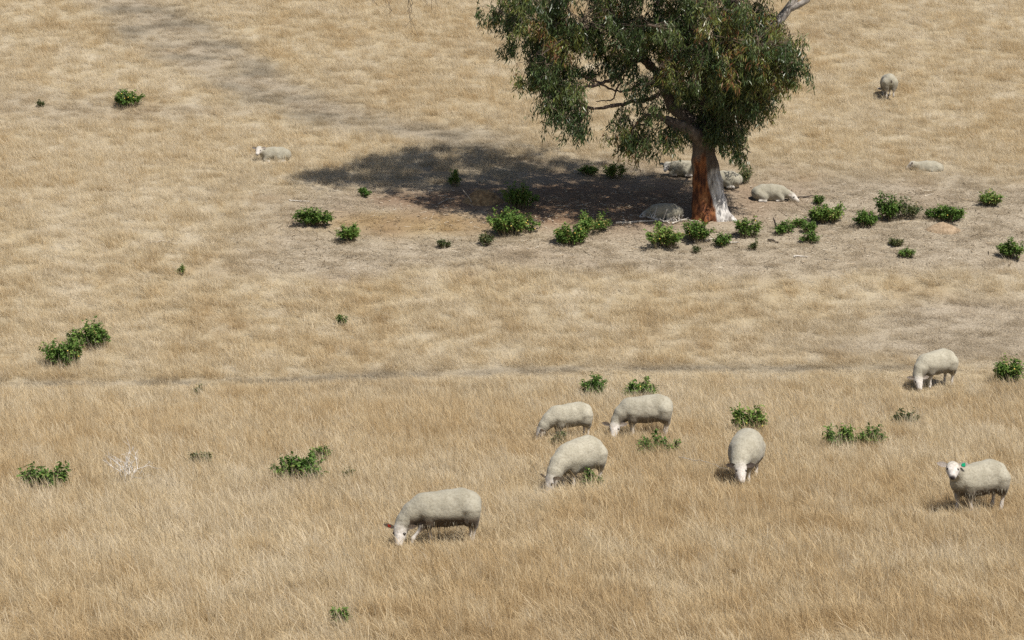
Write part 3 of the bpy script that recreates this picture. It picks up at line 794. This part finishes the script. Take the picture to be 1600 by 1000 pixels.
    B = np.concatenate(lb); Dv = np.concatenate(ld); Wd = np.concatenate(lw); Ln = np.concatenate(ll); LV = np.concatenate(lvv)
    Dv /= np.linalg.norm(Dv, axis=1)[:, None]
    n = len(B)
    ax = rg.normal(size=(n, 3)); ax -= Dv * (ax * Dv).sum(1)[:, None]; ax /= np.linalg.norm(ax, axis=1)[:, None]
    nr = np.cross(Dv, ax)
    mid = B + Dv * (Ln * .45)[:, None] + nr * (Ln * .08)[:, None]
    tip = B + Dv * Ln[:, None]
    v = np.stack([B, mid + ax * Wd[:, None], tip, mid - ax * Wd[:, None]], 1).reshape(-1, 3)
    i = np.arange(n)[:, None] * 4
    fc = np.concatenate([i + np.array([[0, 1, 2]]), i + np.array([[0, 2, 3]])])
    c = mesh_obj('crown', v, fc, M['gum'], root, False, dict(lv=np.repeat(LV, 4)))
    c['kind'] = 'stuff'
    # nearly bare twigs hanging from the outer left of the crown
    dt = []
    for px, py, hgt in ((604, -42, 70), (640, -44, 96), (664, -50, 75), (690, -55, 65), (578, -38, 50)):
        for q in range(3):
            c0 = P(px + rg.normal(0, 6), py, .4); pts = [c0]
            m = 7
            for s_ in range(1, m + 1):
                pts.append(P(px + rg.normal(0, 5) + (s_ - 3) * rg.uniform(-1, 3), py + hgt * s_ / m * rg.uniform(.75, 1.05), .4 + rg.normal(0, .05)))
            dt.append((np.array(pts), np.linspace(.014, .004, m + 1)))
    v, fc = tubes(dt, 5)
    mesh_obj('hanging_twigs', v, fc, M['bark'], root)['kind'] = 'stuff'
build_tree()

# ------------------------------------------------------------------ shrubs
def shrub(x0, x1, y0, y1, label, style='green', dens=1.0, fruit=0, seed=0, depth=None):
    """a green weed shrub that fills this stretch of the picture, foot at the middle of the lower edge"""
    rg = np.random.default_rng(1000 + seed)
    base = at((x0 + x1) / 2, y1 - 1)
    gh = float(zones(np.array([base.x]), np.array([base.y]))[0][0])
    y1 = y1 + .45 * gh * FPX / base.y          # the foot stands hidden in the grass
    base = at((x0 + x1) / 2, y1 - 1)
    s = base.y / FPX
    w, hgt = (x1 - x0) * s, (y1 - y0) * s * 1.02
    dp = depth or w * .85
    root = empty('shrub', (base.x, base.y, base.z - .02))
    tag(root, label, 'shrub', 'green shrubs dotted over the paddock')
    ls = min(1.0, .45 + .75 * w)                # small plants carry small leaves
    nst = max(5, int(13 + 38 * w * dens))
    ncl = max(3, int(3 + 4.5 * w)); cls = [(rg.uniform(-.40, .40) * w, rg.uniform(-.35, .35) * dp, rg.uniform(.66, 1.0)) for _ in range(ncl)]
    cls[0] = (cls[0][0] * .4, cls[0][1] * .4, 1.0); shrub_tone = rg.normal(.42, .13)
    stems, B, Dv, Ln, Wd, LV = [], [], [], [], [], []
    for k in range(nst):
        a = rg.uniform(0, 2 * math.pi); q = math.sqrt(rg.uniform(0.02, 1))
        cxx, cyy, chh = cls[k % ncl]
        ex, ey = cxx + math.cos(a) * q * w * .27, cyy + math.sin(a) * q * dp * .3
        ex = max(-w * .52, min(w * .52, ex))
        ez = hgt * chh * (1 - .4 * q * q) * rg.uniform(.6, 1.04)
        b = np.array([ex * .3 + cxx * .35, ey * .3 + cyy * .35, 0]); e = np.array([ex, ey, max(ez, .05)])
        t = np.linspace(0, 1, 5)[:, None]
        c = b + (e - b) * t + np.sin(np.pi * t) * np.array([0, 0, .1 * hgt]) + rg.normal(0, .012, (5, 3)) * t
        stems.append((c, np.linspace(.008, .003, 5)))
        n = int(rg.integers(16, 26) * dens) + 4
        tt = rg.uniform(.28, 1.04, n)
        p = b + (e - b) * tt[:, None] + np.sin(np.pi * tt)[:, None] * np.array([0, 0, .1 * hgt]) + rg.normal(0, .028 * ls, (n, 3))
        d = rg.normal(size=(n, 3)) * np.array([1, 1, .55]) + np.array([ex, ey, 0]) / (w + .01) * 1.2 + np.array([0, 0, .12])
        B.append(p); Dv.append(d); Ln.append(rg.uniform(.05, .105, n) * ls); Wd.append(rg.uniform(.016, .03, n) * ls)
        LV.append(np.clip(rg.normal(shrub_tone, .15) + rg.normal(0, .13, n) + .5 * (rg.uniform(size=n) < .06), 0, 1))
    v, f = tubes(stems, 4)
    mesh_obj('stems', v, f, M['stem'], root)
    B = np.concatenate(B); Dv = np.concatenate(Dv); Ln = np.concatenate(Ln); Wd = np.concatenate(Wd); LV = np.concatenate(LV)
    B[:, 2] = np.clip(B[:, 2], .03, None)
    Dv /= np.linalg.norm(Dv, axis=1)[:, None]; n = len(B)
    ax = np.cross(Dv, np.array([0, 0, 1.0]) + rg.normal(0, .35, (n, 3))); ax /= np.linalg.norm(ax, axis=1)[:, None] + 1e-9
    nr = np.cross(ax, Dv)
    q1 = B + Dv * (Ln * .30)[:, None]; q2 = B + Dv * (Ln * .68)[:, None] - nr * (Ln * .04)[:, None]
    tip = B + Dv * Ln[:, None] - nr * (Ln * .22)[:, None]
    fold = nr * (Wd * .35)[:, None]
    v = np.stack([B, q1 + ax * Wd[:, None] + fold, q2 + ax * (Wd * .7)[:, None] + fold, tip, q2 - ax * (Wd * .7)[:, None] + fold, q1 - ax * Wd[:, None] + fold, (q1 + q2) / 2], 1).reshape(-1, 3)
    i = np.arange(n)[:, None] * 7
    f = np.concatenate([i + np.array([t_]) for t_ in ([0, 6, 1], [1, 6, 2], [2, 6, 3], [3, 6, 4], [4, 6, 5], [5, 6, 0])])
    o = mesh_obj('foliage', v, f, M['bush' if style == 'green' else 'bush_olive'], root, False, dict(lv=np.repeat(LV, 7)))
    if fruit:
        iv, if_ = ico(.016, 2)
        for k in range(fruit):
            a = rg.uniform(math.pi * 1.1, math.pi * 1.9); q = rg.uniform(.55, .95)
            fo = mesh_obj('fruit', iv * np.array([1, 1, .92]), if_, M['fruit'], root)
            fo.location = (math.cos(a) * q * w * .5, math.sin(a) * q * dp * .5, hgt * rg.uniform(.25, .75))
    return root

SHRUBS = [
    (180, 222, 134, 166, 'lone green shrub high on the left slope above the lying sheep', 'green', 1.1, 4),
    (463, 521, 321, 349, 'low wide green shrub left of the tree, beyond another on the bare ground', 'green', 1.2, 0),
    (529, 578, 347, 374, 'ragged green shrub on bare ground nearest left end of the tree shadow', 'green', 1.0, 0),
    (556, 582, 291, 305, 'tiny green shrub at the lower left edge of the tree shadow', 'green', .8, 0),
    (701, 724, 261, 289, 'small upright dark shrub inside the left half of the tree shadow', 'green', .9, 0),
    (783, 838, 281, 326, 'tall dark shaded shrub right of the brown earth mound', 'green', 1.2, 0),
    (765, 845, 322, 367, 'large sunlit green shrub with yellow fruit in front of a dark shaded one', 'green', 1.5, 7),
    (868, 917, 347, 382, 'rounded green shrub standing foremost between large fruiting shrub and trunk', 'green', 1.4, 2),
    (893, 952, 329, 361, 'half shaded green shrub just behind a rounded green one', 'green', 1.0, 2),
    (905, 938, 253, 272, 'left of two dark shrubs at the back of the tree shadow', 'green', .9, 0),
    (942, 976, 250, 277, 'right of two dark shrubs at the back of the tree shadow', 'green', .9, 0),
    (1008, 1072, 344, 384, 'spreading green shrub in front of dead white twigs by the trunk', 'green', 1.1, 3),
    (1060, 1114, 337, 377, 'green shrub directly in front of the foot of the red trunk', 'green', 1.1, 1),
    (1111, 1141, 361, 384, 'small leafy shrub in front of the white side of the trunk', 'green', 1.0, 1),
    (1143, 1187, 332, 371, 'loose green shrub just right of the white side of the trunk', 'green', .9, 1),
    (1210, 1242, 343, 364, 'small green shrub beside the black upright stick', 'green', 1.0, 0),
    (1226, 1262, 337, 353, 'straggly thin shrub behind the one at the black stick', 'green', .55, 0),
    (1252, 1278, 344, 361, 'compact small shrub right of the straggly thin one', 'green', 1.1, 0),
    (1250, 1282, 358, 379, 'small loose shrub foremost right of the black stick', 'green', .7, 0),
    (1266, 1320, 315, 346, 'dense dark green shrub right of the sheep resting its head', 'green', 1.4, 0),
    (1268, 1289, 302, 319, 'little shrub sprouting behind a dense dark green one', 'green', .8, 0),
    (1335, 1375, 326, 353, 'low green shrub at the front of the biggest thicket right of the tree', 'green', 1.2, 0),
    (1362, 1406, 296, 345, 'tallest bright green shrub of the thicket right of the tree', 'green', 1.2, 0),
    (1394, 1442, 304, 340, 'dry olive brown shrub at the right of the thicket', 'olive', .6, 0),
    (1443, 1503, 319, 343, 'wide green shrub right above the ochre earth mound', 'green', 1.3, 3),
    (1524, 1567, 297, 319, 'open green shrub alone near the right edge above the bare ground', 'green', .8, 0),
    (1562, 1599, 369, 402, 'bushy green shrub at the right edge on the bare ground', 'green', 1.1, 0),
    (1392, 1413, 369, 383, 'tiny dark weed on bare ground below the thicket', 'olive', .8, 0),
    (1404, 1427, 385, 401, 'tiny bright green weed on bare ground below a dark one', 'green', .9, 0),
    (1556, 1606, 556, 595, 'dense green shrub cut by the right edge beside the worn track', 'green', 1.4, 2),
    (909, 956, 580, 615, 'dense green shrub above the grazing pair, left of its twin', 'green', 1.4, 0),
    (978, 1031, 587, 617, 'looser yellowish green shrub above the grazing pair, right of its twin', 'green', 1.0, 3),
    (1146, 1202, 630, 671, 'green shrub right behind the sheep that grazes head on', 'green', 1.3, 3),
    (1287, 1342, 655, 693, 'left and larger half of a pair of low shrubs in tall grass', 'green', 1.0, 0),
    (1332, 1381, 659, 690, 'right and smaller half of a pair of low shrubs in tall grass', 'green', .8, 0),
    (1390, 1432, 636, 660, 'yellow green shrub below the sheep on the track', 'olive', 1.0, 0),
    (1002, 1059, 671, 705, 'two armed green shrub under the white faced grazing sheep', 'green', .8, 0),
    (905, 939, 729, 758, 'green plant at the belly of the bulky half turned sheep', 'green', .9, 0),
    (859, 886, 667, 691, 'small sprig in front of the pale grazing sheep', 'olive', .7, 0),
    (64, 134, 524, 569, 'nearer of two big overlapping green shrubs on the left', 'green', 1.4, 2),
    (106, 171, 496, 541, 'farther of two big overlapping green shrubs on the left', 'green', 1.4, 0),
    (22, 111, 722, 760, 'long low green shrub in tall grass at the left edge', 'green', 1.0, 0),
    (433, 503, 698, 745, 'broad green shrub in tall grass right of the dead white bush', 'green', 1.3, 0),
    (486, 519, 690, 714, 'small shrub touching the upper right of a broad one', 'green', .9, 0),
    (292, 329, 702, 722, 'flat little green plant right of the dead white bush', 'olive', .9, 0),
    (297, 319, 599, 614, 'faded small plant just below the worn track on the left', 'olive', .6, 0),
    (526, 542, 489, 504, 'tiny dark green plant alone in the middle slope', 'green', 1.0, 0),
    (519, 552, 943, 966, 'low green plant in the foreground near the lower edge', 'green', .8, 0),
    (538, 557, 726, 741, 'tiny pale plant right of the broad shrub in tall grass', 'olive', .6, 0),
    (743, 773, 362, 382, 'pale sparse plant on bare ground left of the rounded shrub', 'olive', .7, 0),
    (683, 707, 371, 385, 'flat pale plant at the lower edge of the bare ground', 'olive', .6, 0),
    (1171, 1188, 373, 390, 'small weed on bare ground in front of the loose shrub', 'olive', .6, 0),
    (1081, 1093, 379, 394, 'thin dark weed in front of the shrubs at the trunk', 'olive', .6, 0),
    (278, 289, 412, 425, 'tiny dark sprig alone on the left slope', 'green', .9, 0),
    (57, 69, 155, 165, 'tiny dark weed near the left edge of the upper slope', 'olive', .8, 0),
    (1152, 1178, 254, 284, 'olive sucker shoot behind the resting sheep right of the trunk', 'olive', .8, 0),
]
for i, (x0, x1, y0, y1, lab, st, de, fr) in enumerate(SHRUBS):
    shrub(x0, x1, y0, y1, lab, st, de, fr, i)

# ------------------------------------------------------------------ dead wood and mounds
def dead_bush():
    base = at(200, 758); s = base.y / FPX
    root = empty('dead_bush', base); tag(root, 'bleached leafless dead bush standing in tall grass on the left', 'dead bush')
    rg = np.random.default_rng(5)
    def grow(p, d, L, r, lev, out):
        pts = [p]; n = 4
        for i in range(n):
            d = d + rg.normal(0, .14, 3); d /= np.linalg.norm(d); pts.append(pts[-1] + d * L / n)
        out.append((np.array(pts), np.linspace(r, r * .55, n + 1)))
        if lev > 0:
            for k in range(3 if lev > 1 else 2):
                dd = d + rg.normal(0, .55, 3) + np.array([0, 0, .12]); dd /= np.linalg.norm(dd)
                grow(pts[rg.integers(2, n + 1)], dd, L * rg.uniform(.55, .8), r * .6, lev - 1, out)
    for a in np.linspace(0, 2 * math.pi, 6)[:-1]:
        out = []
        grow(np.array([0, 0, -.03]), np.array([math.cos(a) * .6, math.sin(a) * .45, 1.0]) / 1.25, .37, .014, 3, out)
        v, f = tubes(out, 5)
        mesh_obj('branch', v, f, M['twig_white'], root)
dead_bush()

def stick(pts, r, mat, label, name='stick', lift=.02, forks=0, seed=0):
    rg = np.random.default_rng(seed + 50)
    P = [at(px, py) for px, py in pts]
    b = P[0]
    q = np.array([[p.x - b.x, p.y - b.y, p.z - b.z + lift] for p in P])
    t = np.linspace(0, len(q) - 1, 4 * (len(q) - 1) + 1); i = np.clip(t.astype(int), 0, len(q) - 2)
    c = q[i] + (q[i + 1] - q[i]) * (t - i)[:, None]
    c[1:-1] += rg.normal(0, .012, c[1:-1].shape)
    paths = [(c, np.linspace(r, r * .45, len(c)))]
    for k in range(forks):
        s0 = c[rg.integers(1, len(c) - 1)]; d = rg.normal(size=3) * np.array([1, .6, .5]) + np.array([0, 0, .7]); d /= np.linalg.norm(d)
        L = rg.uniform(.15, .42); tt = np.linspace(0, 1, 5)[:, None]
        paths.append((s0 + d * L * tt + rg.normal(0, .03, (5, 3)) * tt, np.linspace(r * .6, r * .2, 5)))
    v, f = tubes(paths, 6)
    o = mesh_obj(name, v, f, M[mat], None, True, None, None, b)
    tag(o, label, 'stick', 'fallen wood around the tree')
    return o
stick([(962, 350), (1000, 348), (1045, 346), (1092, 347)], .035, 'stick', 'long grey fallen branch lying left of the trunk foot', 'fallen_branch', .03, 2, 1)
stick([(1012, 342), (1030, 347), (1046, 352)], .028, 'twig_white', 'bleached forked branch left of the trunk, in front of the shaded sheep', 'fallen_branch', .05, 9, 2)
stick([(1050, 352), (1066, 347)], .022, 'twig_white', 'smaller bleached twig between the shaded sheep and the trunk', 'fallen_branch', .05, 5, 3)
stick([(1084, 380), (1100, 378), (1116, 375)], .03, 'twig_white', 'pale stick left of the small shrub before the trunk', 'stick', .03, 0, 4)
stick([(1134, 380), (1156, 381)], .025, 'twig_white', 'pale stick right of the small shrub before the trunk', 'stick', .03, 0, 5)
stick([(1200, 377), (1216, 380)], .035, 'stick_dark', 'short dark stick lying on bare ground right of the trunk', 'stick', .03, 0, 6)
stick([(1240, 402), (1262, 402)], .022, 'twig_white', 'pale stick at the lower edge of the bare ground', 'stick', .02, 0, 7)
stick([(452, 314), (470, 316), (484, 316)], .022, 'twig_white', 'pale stick above the low wide shrub left of the tree', 'stick', .03, 0, 8)
stick([(234, 383), (256, 380), (278, 384)], .03, 'stick', 'flat grey stick in the grass on the left slope', 'stick', .05, 1, 9)
stick([(1244, 311), (1262, 309), (1280, 308)], .022, 'stick_dark', 'dark stick at the nose of the sheep resting its head', 'stick', .03, 0, 10)
stick([(1060, 746), (1086, 751), (1112, 756), (1138, 766)], .007, 'stick', 'long pale stalk lying over tall grass left of the head on sheep', 'stalk', .36, 0, 11)
stick([(684, 322), (700, 313), (716, 312)], .014, 'stick', 'bent thin twig left of the brown earth mound', 'stick', .05, 1, 12)
def upright_stick():
    b = at(1214, 358); s = b.y / FPX
    v, f = tubes([(np.array([(0, 0, -.05), (-.03, 0, .1), (-.07, 0, .22), (-.10, 0, .30)]), [.028, .026, .022, .012])], 7)
    tag(mesh_obj('stake', v, f, M['stick_dark'], None, True, None, None, b), 'black upright broken stick in the ground right of the trunk', 'stick', 'fallen wood around the tree')
    b = at(736, 316)
    t = np.linspace(0, 1, 9); c = np.stack([-.27 + .30 * t, -.25 + 0 * t, .02 + .36 * (1 - t) ** 1.3], -1); c[:, 0] = -.24 + .25 * np.sin(t * 1.6)
    v, f = tubes([(c, np.linspace(.007, .013, 9))], 6)
    tag(mesh_obj('arched_twig', v, f, M['stick'], None, True, None, None, b), 'thin arched twig standing before the brown earth mound', 'stick', 'fallen wood around the tree')
upright_stick()

def mound(x0, x1, y0, y1, mat, label, seed, flat=.85):
    b = at((x0 + x1) / 2, y1 - 2); s = b.y / FPX
    w, hh = (x1 - x0) * s * .5, (y1 - y0) * s * flat
    n, m = 36, 10
    V = []
    for j in range(m + 1):
        r = j / m
        for i in range(n):
            a = 2 * math.pi * i / n
            k = 1 + .25 * (noise3(np.array([[math.cos(a) * 1.5, math.sin(a) * 1.5, seed]]), seed)[0] - .5)
            x, y = math.cos(a) * r * w * k, math.sin(a) * r * w * .7 * k
            z = hh * (math.cos(min(1, r) * math.pi) * .5 + .5) ** .7
            z += .16 * hh * (noise3(np.array([[x * 6, y * 6, seed]]), seed + 3)[0] - .5) * (1 - r) * 2
            V.append((x, y + .12, float(zf(b.x + x, b.y + y + .12)) - b.z + z - .03 * r))
    F = [[j * n + i, j * n + (i + 1) % n, (j + 1) * n + (i + 1) % n, (j + 1) * n + i] for j in range(m) for i in range(n)]
    F = [q[::-1] for q in F]
    o = mesh_obj('earth_mound', V, F, M[mat], None, True, None, None, b)
    tag(o, label, 'mound')
    return o
mound(716, 794, 294, 319, 'mound', 'brown earth mound at the front edge of the tree shadow', 1)
mound(1444, 1504, 338, 364, 'mound_ochre', 'ochre earth mound under the wide shrub on the right', 2, .5)

def litter():
    rg = np.random.default_rng(77)
    n = 5200
    x = np.concatenate([rg.normal(TB.x - 1, 7, n // 2), rg.uniform(-8, 16, n // 2)]); y = np.concatenate([rg.normal(TB.y + .5, 2.6, n // 2), rg.uniform(63.5, 69.5, n // 2)])
    sh = zones(x, y)[5]
    k = rg.uniform(size=n) < sh; x, y = x[k], y[k]; n = len(x)
    z = zf(x, y) + rg.uniform(.004, .03, n)
    a = rg.uniform(0, 6.283, n); L = rg.uniform(.02, .09, n) * (1 + 2.0 * (rg.uniform(size=n) < .10)); w = rg.uniform(.005, .012, n)
    d = np.stack([np.cos(a), np.sin(a), rg.normal(.05, .2, n)], -1) * L[:, None]; p = np.stack([-np.sin(a), np.cos(a), 0 * a], -1) * w[:, None]
    c = np.stack([x, y, z], -1); up = np.array([0, 0, 1.0]) * w[:, None] * .8
    v = np.stack([c - d - p, c - d + p, c + d * .9 + p * .5, c + d * .9 - p * .5, c - d * .8 + up, c + d * .7 + up], 1).reshape(-1, 3)
    i = np.arange(n)[:, None] * 6
    f = np.concatenate([i + np.array([q]) for q in ([0, 4, 1], [1, 4, 5], [1, 5, 2], [2, 5, 3], [3, 5, 4], [3, 4, 0])])
    tone = np.where(rg.uniform(size=n) < .55, rg.uniform(0, .4, n), rg.uniform(.55, 1, n))
    o = mesh_obj('leaf_litter', v, f, m_leaf('litter', [(0.0, (.06, .045, .03)), (.4, (.17, .12, .075)), (.6, (.36, .27, .17)), (1.0, (.62, .56, .46))], .05, .8, .1), None, False, dict(lv=np.repeat(tone, 6)))
    tag(o, 'fallen bark, twigs and leaves strewn on the grazed ground around the tree', 'litter', None, 'stuff')
litter()

# ------------------------------------------------------------------ grass
def build_grass():
    rg = np.random.default_rng(3)
    PV, PF, PB, PK, off = [], [], [], [], 0
    NVAR = 10
    for k in range(NVAR):
        nb = 84 if k < 7 else 40
        for b in range(nb):
            r = .24 * math.sqrt(rg.uniform()); a = rg.uniform(0, 6.283)
            bx, by = r * math.cos(a), r * math.sin(a)
            stalk = (k >= 7 and b % 4 == 0) or (k < 7 and b % 12 == 0)
            H = rg.uniform(.35, .95) if not stalk else rg.uniform(1.0, 1.5)
            wd = rg.uniform(.0018, .0034) if not stalk else .0015
            la = rg.normal(math.pi, 1.1); lean = abs(rg.normal(.16, .12)) if not stalk else abs(rg.normal(.14, .08))
            if rg.uniform() < .06: lean = rg.uniform(.3, .55)
            bend = np.array([math.cos(la), math.sin(la)]) * lean
            wa = rg.uniform(0, math.pi); wx, wy = math.cos(wa), math.sin(wa)
            n = 3; idx = []
            for i in range(n + 1):
                t = i / n
                cx, cy = bx + bend[0] * t ** 1.7, by + bend[1] * t ** 1.7
                cz = H * (t - .25 * lean * t * t)
                ww = wd * (1 - .55 * t)
                if stalk: ww = wd * (1, 1, 2.4, 1.2)[i]
                if i < n:
                    PV += [(cx - wx * ww, cy - wy * ww, cz), (cx + wx * ww, cy + wy * ww, cz)]
                else: PV.append((cx, cy, cz))
            for i in range(n - 1):
                q = off + 2 * i
                PF += [(q, q + 1, q + 3), (q, q + 3, q + 2)]
            q = off + 2 * (n - 1)
            PF.append((q, q + 1, q + 2))
            off += 2 * n + 1
            PB += [float(np.clip(rg.normal(.5, .25) - (.25 if stalk else 0), 0, 1))] * (2 * n + 1)
            PK += [k] * (2 * n + 1)
    # points over the seen hillside and some metres beyond its edges
    pts = []
    for d0, d1, den in ((24, 34, 26), (34, 46, 30), (46, 58, 28), (58, 75, 24), (75, 92, 22), (92, 112, 10)):
        hw1 = .2 * d1 + 5
        n = int((d1 - d0) * 2 * hw1 * den)
        y = rg.uniform(d0, d1, n); x = rg.uniform(-hw1, hw1, n)
        m = np.abs(x) < .2 * y + 4.5
        pts.append(np.stack([x[m], y[m]], -1))
    p = np.concatenate(pts); x, y = p[:, 0], p[:, 1]
    h, tint, grey, dirt, dark, short = zones(x, y)
    keep = rg.uniform(size=len(x)) > np.clip(dirt * 1.2 + .25 * short + .35 * dark, 0, .93)
    keep &= np.hypot(x - TB.x, y - TB.y) > .62
    for sx, sy, yaw, sc, lying in SHEEP_FOOT:
        c, s = math.cos(-yaw), math.sin(-yaw)
        lx = ((x - sx) * c - (y - sy) * s) / sc; ly = ((x - sx) * s + (y - sy) * c) / sc
        if lying: keep &= ((lx / .42) ** 2 + (ly / .20) ** 2) > 1
    x, y, h, tint, grey, dark = [a[keep] for a in (x, y, h, tint, grey, dark)]
    n = len(x)
    z = zf(x, y) - .01
    for sx, sy, yaw, sc, lying in SHEEP_FOOT:      # trodden and bitten short where a sheep stands
        c, s = math.cos(-yaw), math.sin(-yaw)
        lx = ((x - sx) * c - (y - sy) * s) / sc; ly = ((x - sx) * s + (y - sy) * c) / sc
        if lying: continue
        inn = ((lx / .55) ** 2 + (ly / .28) ** 2) < 1
        hx, hy = sx + math.cos(yaw) * .62 * sc, sy + math.sin(yaw) * .62 * sc
        graz = (np.abs(x - hx) < .42) & (y > hy - .95) & (y < hy + .3)
        front = (np.abs(x - sx) < .6) & (y > sy - .7) & (y < sy)
        h = np.where(inn | graz, np.minimum(h, .15 if sy < 54 else .09), h)
        h = np.where(front, np.minimum(h, .19), h)
    var = np.where(rg.uniform(size=n) < .72, rg.integers(0, 7, n), rg.integers(7, NVAR, n)).astype(int)
    hs = np.clip(h * rg.uniform(.75, 1.3, n), .03, .75)
    ws = rg.uniform(.85, 1.25, n)
    tus = (rg.uniform(size=n) < .24) & (h > .11)            # narrow tussocks that stand above the rest
    hs = np.where(tus, np.minimum(hs * rg.uniform(1.2, 1.75, n), .42), hs); ws = np.where(tus, ws * .5, ws)
    tint = tint + np.where(tus, rg.normal(.02, .27, n), 0)
    V = np.concatenate([np.array(PV), np.stack([x, y, z], -1)])
    k = len(PV)
    def cat(a, b): return np.concatenate([np.asarray(a), np.asarray(b)])
    at_ = dict(proto=cat(np.array(PK, int), np.full(n, -1)), variant=cat(np.full(k, -1), var),
               bcol=cat(np.array(PB), np.zeros(n)),
               tint=cat(np.zeros(k), np.clip(tint + rg.normal(0, .18, n), 0, 1)), grey=cat(np.zeros(k), grey), dark=cat(np.zeros(k), dark),
               scl=np.concatenate([np.zeros((k, 3)), np.stack([ws, ws, hs], -1)]),
               rot=np.concatenate([np.zeros((k, 3)), np.stack([rg.normal(0, .06, n), rg.normal(0, .06, n), rg.normal(0, .75, n)], -1)]))
    o = mesh_obj('dry_grass', V, np.array(PF), M['grass'], None, False, at_)
    tag(o, 'dry straw coloured grass covering the whole paddock', 'grass', None, 'stuff')
    ng = bpy.data.node_groups.new('scatter_grass', 'GeometryNodeTree')
    ng.interface.new_socket('Geometry', in_out='INPUT', socket_type='NodeSocketGeometry')
    ng.interface.new_socket('Geometry', in_out='OUTPUT', socket_type='NodeSocketGeometry')
    N, Lk = ng.nodes, ng.links
    gi, go = N.new('NodeGroupInput'), N.new('NodeGroupOutput')
    def named(nm, ty):
        a = N.new('GeometryNodeInputNamedAttribute'); a.data_type = ty; a.inputs['Name'].default_value = nm
        return a.outputs['Attribute']
    def eq(sock, val):
        c = N.new('FunctionNodeCompare'); c.data_type = 'INT'; c.operation = 'EQUAL'
        ins = [s for s in c.inputs if s.type == 'INT' and s.enabled]
        Lk.new(sock, ins[0]); ins[1].default_value = val
        return c.outputs[0]
    pr = named('proto', 'INT'); vr = named('variant', 'INT'); sc_ = named('scl', 'FLOAT_VECTOR'); ro = named('rot', 'FLOAT_VECTOR')
    sepp = N.new('GeometryNodeSeparateGeometry'); sepp.domain = 'POINT'
    Lk.new(gi.outputs[0], sepp.inputs[0]); Lk.new(eq(pr, -1), sepp.inputs['Selection'])
    join = N.new('GeometryNodeJoinGeometry')
    for kk in range(NVAR):
        sp = N.new('GeometryNodeSeparateGeometry'); sp.domain = 'POINT'
        Lk.new(sepp.outputs[1], sp.inputs[0]); Lk.new(eq(pr, kk), sp.inputs['Selection'])
        io = N.new('GeometryNodeInstanceOnPoints')
        Lk.new(sepp.outputs[0], io.inputs['Points']); Lk.new(eq(vr, kk), io.inputs['Selection'])
        Lk.new(sp.outputs[0], io.inputs['Instance']); Lk.new(ro, io.inputs['Rotation']); Lk.new(sc_, io.inputs['Scale'])
        Lk.new(io.outputs[0], join.inputs[0])
    Lk.new(join.outputs[0], go.inputs[0])
    md = o.modifiers.new('scatter', 'NODES'); md.node_group = ng
    print('grass tufts', n)
build_grass()
